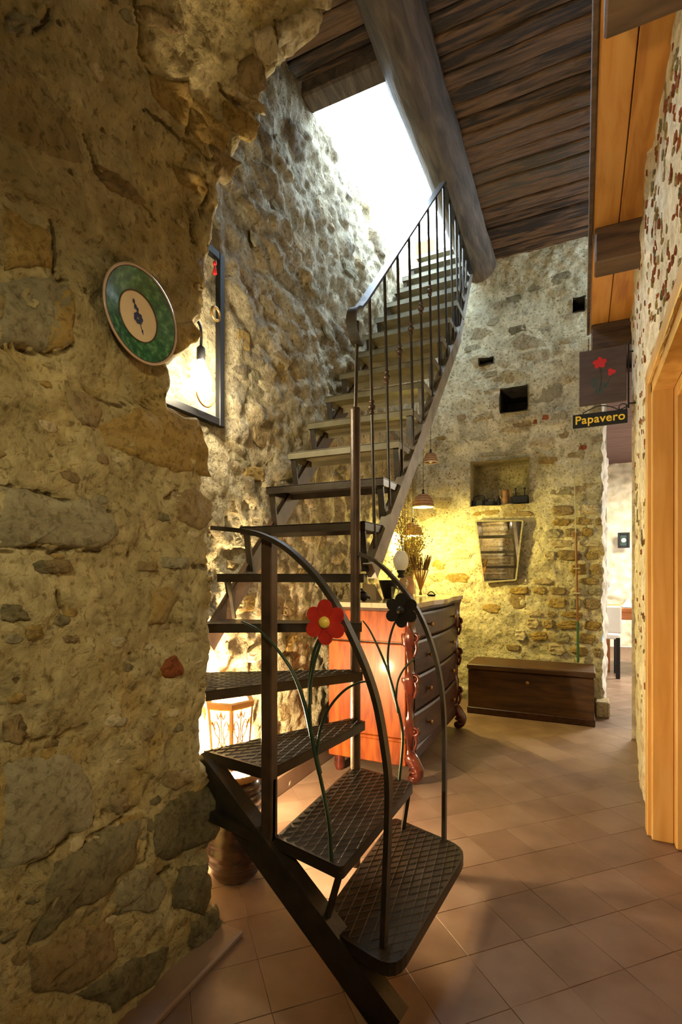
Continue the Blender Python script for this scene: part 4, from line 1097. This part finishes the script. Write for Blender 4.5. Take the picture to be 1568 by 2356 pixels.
# dome pendant lamps hanging in front of the back wall
def pendant(px, py_top, py_bot, Y, dia, bulb_power, label):
    b0 = onY(px, py_bot, Y); x, z = b0.x, b0.z; h = onY(px, py_top, Y).z - z; r = dia / 2
    t = thing('pendant_lamp', label, 'lamp', (x, Y, z), 'dome pendant lamps by the back wall')
    dome = MB(); prof = []
    for k in range(13):
        a_ = pi / 2 * k / 12; prof.append((r * cos(a_) ** .8 if k < 12 else .012, h * .92 * sin(a_)))
    dome.lathe(prof, (x, Y, z), 22, capb=False); obj('shade', dome, M['clay'], t)
    ring = MB()
    for k in range(1, 11, 2): ring.torus((x, Y, z + prof[k][1]), prof[k][0] + .002, .003, 'Z', 22, 5)
    obj('shade_ribs', ring, M['straw'], t)
    obj('rim', MB().torus((x, Y, z), r + .003, .005, 'Z', 24, 6), M['cream'], t)
    obj('finial', MB().lathe([(.013, h * .9), (.012, h), (.006, h * 1.08), (.012, h * 1.16), (.004, h * 1.28)], (x, Y, z), 12), M['black'], t)
    ctop = sz(Y) - .06
    obj('cord', MB().tube([(x, Y, z + h * 1.25), (min(x, -.95), Y, tz(7 + int((Y - 1.96) / .215)) - .038)], .0022, 5), M['black'], t)
    obj('bulb', MB().ball((x, Y, z + .012), .020, 12, 8), M['bulb'] if bulb_power else M['milk'], t)
    if bulb_power:
        light('dome_lamp_light', 'POINT', (x, Y, z - .035), bulb_power, (1.0, .80, .22), .03)
pendant(990, 1040, 1064, 4.60, .125, 0, 'small pink dome pendant, uppermost of the three by the back wall')
pendant(973, 1134, 1166, 4.46, .185, 12, 'ribbed dome pendant, middle of the three by the back wall')
pendant(949, 1200, 1232, 4.36, .170, 84, 'dome pendant just above the oil lamp, lowest of the three')

# ================================================================== CHEST
ch = thing('wooden_chest', 'long low brown wooden chest against the back wall', 'chest', (-.41, 4.69, 0))
CX0, CX1, CYA, CYB = -.895, .085, 4.475, 4.90
obj('box', MB().bbox((CX0, CYA, .05), (CX1, CYB, .375), .006), M['chest'], ch)
obj('plinth', MB().bbox((CX0 - .006, CYA - .008, 0), (CX1 + .006, CYB, .055), .005), M['darkwood'], ch)
obj('lid', MB().bbox((CX0 - .008, CYA - .012, .38), (CX1 + .008, CYB, .425), .008), M['chest'], ch)
esc = MB().lathe([(.014, 0), (.012, -.005), (.004, -.006)], (-.41, CYA, .30), 14, 'Y'); obj('keyhole_plate', esc, M['brass'], ch)

# ================================================================== WALL LAMP, PLATE, JAR, LANTERN
wlp = thing('framed_wall_lamp', 'glowing lamp in a black iron frame, half hidden by the broken wall edge', 'lamp', (SX + .03, 1.72, 1.9))
fx0, fx1 = SX + .005, SX + .032
fy0, fy1, fz0, fz1 = 1.30, 1.883, 1.862, 2.64
obj('frame_bar', MB().bbox((fx0, fy1 - .035, fz0), (fx1, fy1, fz1), .003), M['black'], wlp)
obj('frame_bar', MB().bbox((fx0, fy0, fz0), (fx1, fy0 + .035, fz1), .003), M['black'], wlp)
obj('frame_bar', MB().bbox((fx0, fy0 + .035, fz0), (fx1, fy1 - .035, fz0 + .035), .003), M['black'], wlp)
obj('frame_bar', MB().bbox((fx0, fy0 + .035, fz1 - .035), (fx1, fy1 - .035, fz1), .003), M['black'], wlp)
p = onX(462, 868, -1.43)
bulb = obj('bulb', MB().lathe([(.012, .075), (.018, .05), (.040, .015), (.046, -.02), (.036, -.052), (.012, -.066), (.001, -.068)], p, 18, smooth=True), M['bulb'], wlp)
obj('socket', MB().lathe([(.016, .07), (.018, .075), (.018, .12), (.008, .13)], p, 14), M['black'], wlp)
obj('arm', MB().tube(smooth_path([(p.x, p.y, p.z + .12), (p.x, p.y, p.z + .20), (p.x - .03, p.y, p.z + .25), (fx0, p.y, p.z + .25)], 5), .006, 7), M['black'], wlp)
q = onX(472, 905, -1.44); obj('wire_hook', MB().torus(q, .055, .004, 'X', 18, 6, pi, 2 * pi), M['brass'], wlp)
q = onX(496, 722, -1.46); obj('ring', MB().torus(q, .028, .006, 'X', 18, 6), M['brass'], wlp)
q = onX(494, 606, -1.46); tt = obj('tassel', MB().ball(q, (.009, .009, .012), 10, 8).lathe([(.004, -.012), (.010, -.045), (.008, -.048)], q, 10), M['red'], wlp); tt['label'] = 'red tassel'
light('wall_lamp_light', 'POINT', (p.x + .065, p.y, p.z), 30, (1.0, .86, .58), .05)

pc = onX(303, 733, LX); pr_ = .126
s_ = pc.z; pn = V((1, 0, 0)); px_ = LX + max(ldisp(pc.y, pc.z), .0) + .020
pt = thing('wall_plate', 'round ceramic plate with green border and blue sprig hung on the ochre wall', 'plate', (px_, pc.y, pc.z))
C0 = (px_, pc.y, pc.z)
obj('plate_body', MB().lathe([(.05, -.012), (.055, -.006), (pr_ - .01, .012), (pr_, .018), (pr_, .022), (pr_ - .005, .0225), (pr_ - .008, .0195), (.066, .0045), (.062, .001), (.0005, .0)], C0, 48, 'X'), M['rim'], pt)
obj('green_border', MB().lathe([(.0660, .0058), (pr_ - .0085, .0208)], C0, 48, 'X', capb=False, capt=False), M['glazegreen'], pt)
obj('border_line', MB().torus((px_ + .0208, pc.y, pc.z), pr_ - .008, .0012, 'X', 48, 5).torus((px_ + .0062, pc.y, pc.z), .0650, .0018, 'X', 48, 5), M['brownline'], pt)
obj('cream_centre', MB().lathe([(.0635, .0048), (.0005, .0030)], C0, 40, 'X', capb=False), M['cream'], pt)
mt = MB(); xm = px_ + .0048
for k in range(7):
    a_ = 2 * pi * k / 7; mt.ball((xm, pc.y + .010 * cos(a_), pc.z - .004 + .010 * sin(a_)), (.0012, .0062, .0062), 8, 6)
mt.ball((xm, pc.y - .010, pc.z + .022), (.0012, .005, .007), 8, 6).ball((xm, pc.y - .016, pc.z + .034), (.0012, .004, .006), 8, 6).ball((xm, pc.y - .003, pc.z + .017), (.0012, .004, .006), 8, 6)
mt.tube(smooth_path([(xm, pc.y - .018, pc.z + .040), (xm, pc.y - .006, pc.z + .016), (xm, pc.y + .004, pc.z - .012), (xm, pc.y + .017, pc.z - .042)], 5), .0011, 5)
mt.ball((xm, pc.y + .014, pc.z - .034), (.001, .003, .005), 8, 6)
o = obj('painted_sprig', mt, M['ink'], pt); o['label'] = 'small blue painted sprig'

jx, jy = -1.245, 1.665
jr = thing('ribbed_jar', 'dark brown ribbed clay jar under the winder treads', 'jar', (jx, jy, 0))
prof = []
base = [(.062, 0), (.090, .03), (.108, .09), (.113, .15), (.109, .20), (.099, .25), (.104, .29), (.109, .33), (.103, .375), (.092, .40)]
sp = smooth_path([V((r, z, 0)) for r, z in base], 7)
for p_ in sp: prof.append((p_.x + .0055 * abs(sin(p_.y * 2 * pi / .10)) - .002, p_.y))
obj('body', MB().lathe(prof, (jx, jy, 0), 30, capt=False).lathe([(.092, .40), (.082, .40), (.085, .33), (.075, .30), (.0005, .295)], (jx, jy, 0), 30, capt=False), M['jar'], jr)
lip = []
for k in range(64):
    a_ = 2 * pi * k / 64; lip.append((jx + .094 * cos(a_), jy + .094 * sin(a_), .410))
lip.append(lip[0])
obj('twisted_lip', MB().tube(lip, [.0125 + .0025 * (k % 2) for k in range(65)], 8, False), M['rope'], jr)
bands = MB()
for zz, rr_ in ((.075, .104), (.125, .111), (.235, .102), (.345, .108)): bands.torus((jx, jy, zz), rr_ + .002, .0035, 'Z', 30, 5)
obj('raised_band', bands, M['jar'], jr)

lx_, ly_ = -1.385, 1.81
ln = thing('fretwork_lantern', 'lit six-sided wooden fretwork lantern on the floor under the stairs', 'lantern', (lx_, ly_, 0))
Z0, Z1, R0, R1 = .24, .645, .066, .100
obj('base', MB().lathe([(.055, 0), (.068, .01), (.068, .03), (.04, .06), (.04, .18), (R0 + .006, .22), (R0 + .006, Z0)], (lx_, ly_, 0), 6, a0=.2, smooth=False), M['lantern'], ln)
obj('top_ring', MB().lathe([(R1 - .012, Z1 - .012), (R1 + .012, Z1 - .012), (R1 + .014, Z1 + .010), (R1 - .012, Z1 + .012), (R1 - .012, Z1 - .012)], (lx_, ly_, 0), 6, a0=.2, smooth=False, capb=False, capt=False), M['lantern'], ln)
def hexp(k, t, f=1.0):
    a_ = .2 + k * pi / 3; r = (R0 + (R1 - R0) * t) * f; return V((lx_ + r * cos(a_), ly_ + r * sin(a_), Z0 + (Z1 - Z0) * t))
light('lantern_light', 'POINT', (lx_, ly_, .47), 430, (1.0, .76, .42), .03)
obj('bulb', MB().ball((lx_, ly_, .40), .022, 12, 8).lathe([(.012, .22), (.014, .37)], (lx_, ly_, 0), 10), M['milk'], ln)
for k in range(6):
    obj('corner_post', MB().bar(hexp(k, 0), hexp(k, 1), .013, .013), M['lantern'], ln)
    A, B, Cc, D = hexp(k, .02, .95), hexp(k + 1, .02, .95), hexp(k + 1, .98, .95), hexp(k, .98, .95)
    obj('pane', MB().add([A, B, Cc, D], [(0, 1, 2, 3)]), M['pane'], ln)
    fr = MB()
    def onp(u, v):
        a_, b_ = hexp(k, v, .985), hexp(k + 1, v, .985); return a_ + (b_ - a_) * u
    nrm = (onp(1, 0) - onp(0, 0)).cross(onp(0, 1) - onp(0, 0)).normalized()
    def line(lst, r=.0032): fr.tube(smooth_path([onp(*q_) for q_ in lst], 4), r, 5)
    for v in (.04, .5, .96): line([(.04, v), (.5, v), (.96, v)], .005)
    for v0 in (.06, .52):
        v1 = v0 + .42; vm = (v0 + v1) / 2
        for sg in (0, 1):
            f = (lambda u: u) if sg == 0 else (lambda u: 1 - u)
            line([(f(.08), v0), (f(.30), v0 + .06), (f(.42), vm), (f(.25), v1 - .10), (f(.14), v1 - .16), (f(.22), vm + .02)])
            line([(f(.5), v0 + .02), (f(.33), v0 + .14), (f(.18), vm - .02), (f(.08), vm + .10)])
            line([(f(.5), v1), (f(.38), v1 - .08), (f(.30), v1 - .02)])
        line([(.5, v0), (.5, vm), (.5, v1)])
    obj('fretwork', fr, M['lantern'], ln)
# ================================================================== MIRROR, NICHE THINGS, CABLE
def trap(Y, inset=0):
    P = [onY(1094, 1199, Y), onY(1202, 1198, Y), onY(1186, 1334, Y), onY(1112, 1340, Y)]
    c = sum(P, V((0, 0, 0))) / 4; return [p_ + (c - p_).normalized() * inset for p_ in P], c
P_, c_ = trap(4.90)
mr = thing('tapered_mirror', 'tapered mirror hung below the wall niche', 'mirror', c_)
def tilt(p_): return V((p_.x, p_.y - (p_.z - c_.z) * .02, p_.z))
obj('backing', MB().prism([tilt(p_) + V((0, .006, 0)) for p_ in P_], (0, .018, 0)), M['darkwood'], mr)
I_, _ = trap(4.90, .012)
obj('glass', MB().add([tilt(p_) + V((0, -.001, 0)) for p_ in I_], [(0, 1, 2, 3)]), M['mirror'], mr)
fr = MB()
for k in range(4): fr.bar(tilt(P_[k]), tilt(P_[(k + 1) % 4]), .014, .014, (0, 1, 0))
obj('frame', fr, ST['grey'], mr)
ob = thing('mirror_hook', 'small dark hook fixing the mirror to the wall', 'hook', tilt(P_[0]))
nz0 = HOLES[0][0][2]; nx0, nx1 = HOLES[0][0][0], HOLES[0][0][1]
bpy.data.objects.remove(ob)
NYB = BY + .07; nzf = nz0 + .010
def nxp(px): return onY(px, 1160, NYB).x
def charcoal_iron(px, sc, label):
    x = nxp(px); t = thing('charcoal_iron', label, 'iron', (x, NYB, nzf), 'old irons in the niche')
    w, l, h = .05 * sc, .09 * sc, .065 * sc
    obj('body', MB().prism([(x - l, NYB - w * .7, nzf), (x + l * .4, NYB - w, nzf), (x + l * 1.1, NYB, nzf), (x + l * .4, NYB + w, nzf), (x - l, NYB + w * .7, nzf)], (0, 0, h)), M['black'], t)
    obj('handle', MB().tube(smooth_path([(x - l * .8, NYB, nzf + h), (x - l * .7, NYB, nzf + h * 1.75), (x, NYB, nzf + h * 1.95), (x + l * .55, NYB, nzf + h * 1.7), (x + l * .6, NYB, nzf + h)], 4), .008 * sc, 7), M['black'], t)
charcoal_iron(1103, .80, 'larger black iron at the left end of the wall niche')
charcoal_iron(1129, .55, 'smaller black iron beside the larger one in the niche')
x = nxp(1147); bo = thing('small_bottle', 'tiny dark bottle left of the clay vase in the niche', 'bottle', (x, NYB, nzf))
obj('bottle', MB().lathe([(.014, 0), (.016, .005), (.016, .05), (.007, .068), (.006, .095)], (x, NYB, nzf), 14), M['black'], bo)
obj('stopper', MB().lathe([(.005, .095), (.008, .098), (.008, .106), (.003, .11)], (x, NYB, nzf), 10), M['stem'], bo)
x = nxp(1162); va = thing('clay_vase', 'brown two-handled clay vase in the middle of the niche', 'vase', (x, NYB, nzf))
obj('body', MB().lathe([(.026, 0), (.032, .01), (.034, .05), (.026, .075), (.024, .085), (.030, .12), (.034, .14), (.028, .14), (.02, .09)], (x, NYB, nzf), 18, capt=False), M['rope'], va)
for sg in (-1, 1): obj('handle', MB().tube(smooth_path([(x + sg * .030, NYB, nzf + .055), (x + sg * .052, NYB, nzf + .09), (x + sg * .045, NYB, nzf + .13), (x + sg * .055, NYB, nzf + .145)], 4), .005, 6), M['rope'], va)
x = nxp(1197); tr = thing('scale_box', 'black box with two upright pegs at the right of the niche', 'box', (x, NYB, nzf))
obj('box', MB().bbox((x - .070, NYB - .04, nzf), (x + .070, NYB + .04, nzf + .075), .008), M['black'], tr)
for dx in (-.045, .035): obj('peg', MB().lathe([(.006, .075), (.006, .135), (.010, .138), (.010, .148), (.003, .15)], (x + dx, NYB, nzf), 10), M['black'], tr)
ca = thing('wall_cable', 'thin pale cable running down into a brown pipe on the back wall', 'cable', onY(1327, 1515, 4.91))
def cb(px, py): return onY(px, py, 4.915)
pp = cb(1327, 1516); pp.z = max(pp.z, .02)
obj('cable', MB().tube([cb(1372, 1067), cb(1322, 1072), cb(1320, 1090), cb(1322, 1150), cb(1324, 1228)], .0045, 6), M['cable'], ca)
obj('pipe', MB().tube([cb(1324, 1225), cb(1326, 1330), cb(1328, 1430)], .0095, 8), M['pipe'], ca)
o = obj('pipe_end', MB().tube([cb(1328, 1430), cb(1329, 1500), (cb(1329, 1500).x, 4.915, .43)], .0105, 8), M['pipegreen'], ca); o['label'] = 'green lower end of the pipe'
for py in (1308, 1365): obj('clip', MB().bbox(cb(1318, py) - V((0, .012, .006)), cb(1334, py) + V((0, .04, .006)), .002), M['cable'], ca)

# ================================================================== HANGING SIGN
SY = 4.03
a1 = onY(1336, 808, SY); a2 = onY(1452, 790, SY); zt = 2.775; zb = zt - .385
sx0, sx1 = a1.x - .012, a2.x - .030
sg_ = thing('hanging_sign', 'dark square board with painted red poppies hung from the right wall', 'sign', ((sx0 + sx1) / 2, SY, zt))
obj('board', MB().bbox((sx0, SY - .012, zb), (sx1, SY + .012, zt), .004), M['signboard'], sg_)
cxp, czp = sx0 + (sx1 - sx0) * .44, zt - .10
pf = MB()
def disc(cx, cz, rx_, rz2, ang=0, d=0.0):
    out = []
    for i in range(12):
        t = 2 * pi * i / 12; u = rx_ * cos(t) * (1 + .12 * sin(3 * t)); w = rz2 * sin(t); out.append((cx + u * cos(ang) - w * sin(ang), SY - .0125 - d, cz + u * sin(ang) + w * cos(ang)))
    return out
for k in range(5):
    a_ = 2 * pi * k / 5 + .3; pf.prism(disc(cxp + .024 * cos(a_), czp + .020 * sin(a_), .022, .017, a_, .0006 * k), (0, -.001, 0))
o = obj('painted_poppy', pf, M['red'], sg_); o['label'] = 'larger red painted poppy'; pf = MB()
for k in range(3):
    a_ = 2 * pi * k / 3; pf.prism(disc(cxp + .072 + .012 * cos(a_), czp - .075 + .012 * sin(a_), .016, .014, a_, .0006 * k), (0, -.001, 0))
o = obj('painted_poppy', pf, M['red'], sg_); o['label'] = 'smaller red painted poppy'
pg = MB()
pg.tube(smooth_path([(cxp, SY - .0135, czp - .03), (cxp + .008, SY - .0135, czp - .11), (cxp - .004, SY - .0135, czp - .20)], 5), .0022, 5)
pg.tube(smooth_path([(cxp + .07, SY - .0135, czp - .09), (cxp + .05, SY - .0135, czp - .14), (cxp + .01, SY - .0135, czp - .19)], 5), .002, 5)
for dx, dz, an in ((-.03, -.15, .7), (-.02, -.19, 1.2), (.03, -.16, 2.2), (-.035, -.12, .3), (.01, -.2, 1.6)): pg.prism(disc(cxp + dx, czp + dz, .026, .009, an), (0, -.0012, 0))
o = obj('painted_stalks', pg, M['stalk'], sg_); o['label'] = 'dark green painted stalks and leaves'
zc = (zt + zb) / 2; wx = rx(SY) - .012
br = MB().tube([(sx1 + .012, SY, zt + .02), (sx1 + .012, SY, zb - .052)], .006, 7)
br.tube(smooth_path([(sx1 + .012, SY, zb - .03), (sx1 - .04, SY, zb - .055), (sx1 - .09, SY, zb - .03), (sx1 - .17, SY, zb - .012), (sx0 + .02, SY, zb - .05)], 5), .004, 6)
br.torus((sx1 - .022, SY, zb - .04), .024, .004, 'Y', 16, 6)
br.tube([(sx1 + .012, SY, zt - .05), (wx + .03, SY, zt - .05)], .006, 7).tube([(sx1 + .012, SY, zb - .02), (wx + .03, SY, zb - .02)], .006, 7)
br.tube([(sx0 + .06, SY, zt), (sx0 + .06, SY, 2.86)], .003, 6)
obj('iron_bracket', br, M['black'], sg_)
nz_ = zb - .105
np_ = thing('name_plate', 'narrow black plate lettered Papavero below the poppy sign', 'sign', ((sx0 + sx1) / 2, SY, nz_))
x0_, x1_ = sx0 - .042, sx1 + .006
obj('plate', MB().bbox((x0_, SY - .008, nz_ - .048), (x1_, SY + .008, nz_ + .048), .003), M['black'], np_)
fcv = bpy.data.curves.new('lettering', 'FONT'); fcv.body = 'Papavero'; fcv.size = .080; fcv.extrude = .0015; fcv.offset = .0012; fcv.space_character = 1.06
fcv.align_x = 'CENTER'; fcv.align_y = 'CENTER'; fcv.materials.append(M['signtext'])
tmp = bpy.data.objects.new('lettering_curve', fcv); COL.objects.link(tmp)
lme = bpy.data.meshes.new_from_object(tmp.evaluated_get(bpy.context.evaluated_depsgraph_get())); bpy.data.objects.remove(tmp)
lt = link('lettering', lme, np_); lt['label'] = 'yellow letters'
lt.location = V(((x0_ + x1_) / 2, SY - .010, nz_ + .002)) - np_.location; lt.rotation_euler = (radians(90), 0, 0)
obj('hanger', MB().tube([(x0_ + .07, SY, nz_ + .047), (x0_ + .07, SY, nz_ + .054)], .0025, 5).tube([(x1_ - .03, SY, nz_ + .047), (x1_ - .03, SY, nz_ + .054)], .0025, 5), M['black'], np_)

# ================================================================== NEXT ROOM THINGS
def gp(px, Y): 
    d = ray(px, CY); return d.x * Y / d.y
# chair with white cover
cy_ = 6.65; cxx = gp(1389, cy_)
chr_ = thing('covered_chair', 'white covered chair with black legs seen through the passage', 'chair', (cxx, cy_, 0))
for dx in (-.14, .14):
    for dy in (0, .38):
        obj('leg', MB().bbox((cxx + dx - .022, cy_ + dy - .022, 0), (cxx + dx + .022, cy_ + dy + .022, .47), .004), M['black'], chr_)
obj('seat', MB().bbox((cxx - .165, cy_ - .02, .45), (cxx + .165, cy_ + .40, .50), .012), M['cloth'], chr_)
obj('back_cover', MB().bbox((cxx - .175, cy_ - .045, .52), (cxx + .175, cy_ + .015, .83), .015), M['cloth'], chr_)
# table
ty = 7.5; txx = gp(1448, ty)
tb = thing('dining_table', 'orange wooden dining table behind the white covered chair', 'table', (txx + .25, ty, 0))
obj('tabletop', MB().bbox((txx - .35, ty - .45, .74), (txx + .95, ty + .45, .785), .008), M['tablewood'], tb)
obj('apron', MB().bbox((txx - .30, ty - .40, .64), (txx + .90, ty + .40, .74), .004), M['tablewood'], tb)
for dx in (-.27, .87):
    for dy in (-.36, .36): obj('leg', MB().bbox((txx + dx - .03, ty + dy - .03, 0), (txx + dx + .03, ty + dy + .03, .64), .005), M['tablewood'], tb)
nc = MB(); n = 14; vs = []; fs = []
for i in range(n):
    for j in range(n):
        u = i / (n - 1); v = j / (n - 1); xx = txx - .10 + .42 * u; yy = ty - .44 + .5 * v
        zz = .7895 + .004 * abs(v - .5) + .003 * abs(noise.noise(V((xx * 9, yy * 9, 2)))); vs.append((xx, yy, zz))
for i in range(n - 1):
    for j in range(n - 1): fs.append((i*n+j, (i+1)*n+j, (i+1)*n+j+1, i*n+j+1))
nc.add(vs, fs, True); o = obj('table_runner', nc, M['cloth'], base=(txx + .1, ty, .79)); tag(o, 'white cloth spread over the orange dining table', 'tablecloth')
for k, (dx, dy) in enumerate(((.02, -.28), (.26, -.2))):
    xx, yy = txx + dx - .06, ty + dy
    o = obj('napkin', MB().add([(xx - .06, yy - .05, .797), (xx + .06, yy - .05, .797), (xx + .06, yy + .05, .797), (xx - .06, yy + .05, .797), (xx, yy, .90)], [(0, 1, 4), (1, 2, 4), (2, 3, 4), (3, 0, 4), (3, 2, 1, 0)]), M['cloth'], base=(xx, yy, .797))
    tag(o, ('folded white napkin standing on the table cloth, nearer the wall edge', 'folded white napkin standing on the table cloth, further right')[k], 'napkin', 'folded napkins')
y2 = 8.6; x2 = gp(1455, y2)
b2 = thing('sideboard', 'low orange wooden cabinet at the far wall of the next room', 'cabinet', (x2 + .3, y2, 0))
# picture
fy = 9.50; fp = onY(1434, 1243, fy)
pcx = thing('framed_picture', 'small dark framed picture on the far stone wall of the next room', 'picture', fp)
fm = MB(); w, h = .085, .125
fm.bbox((fp.x - w, fy - .02, fp.z - h), (fp.x - w + .035, fy + .02, fp.z + h), .004).bbox((fp.x + w - .035, fy - .02, fp.z - h), (fp.x + w, fy + .02, fp.z + h), .004)
fm.bbox((fp.x - w + .035, fy - .02, fp.z - h), (fp.x + w - .035, fy + .02, fp.z - h + .035), .004).bbox((fp.x - w + .035, fy - .02, fp.z + h - .035), (fp.x + w - .035, fy + .02, fp.z + h), .004)
obj('frame', fm, M['black'], pcx)
obj('mount', MB().box((fp.x - w + .03, fy + .0, fp.z - h + .03), (fp.x + w - .03, fy + .012, fp.z + h - .03)), M['stalk'], pcx)
obj('pale_oval', MB().lathe([(.035, 0), (.0005, -.004)], (fp.x, fy, fp.z), 20, 'Y'), M['paper'], pcx)
bpy.data.objects.remove(b2)
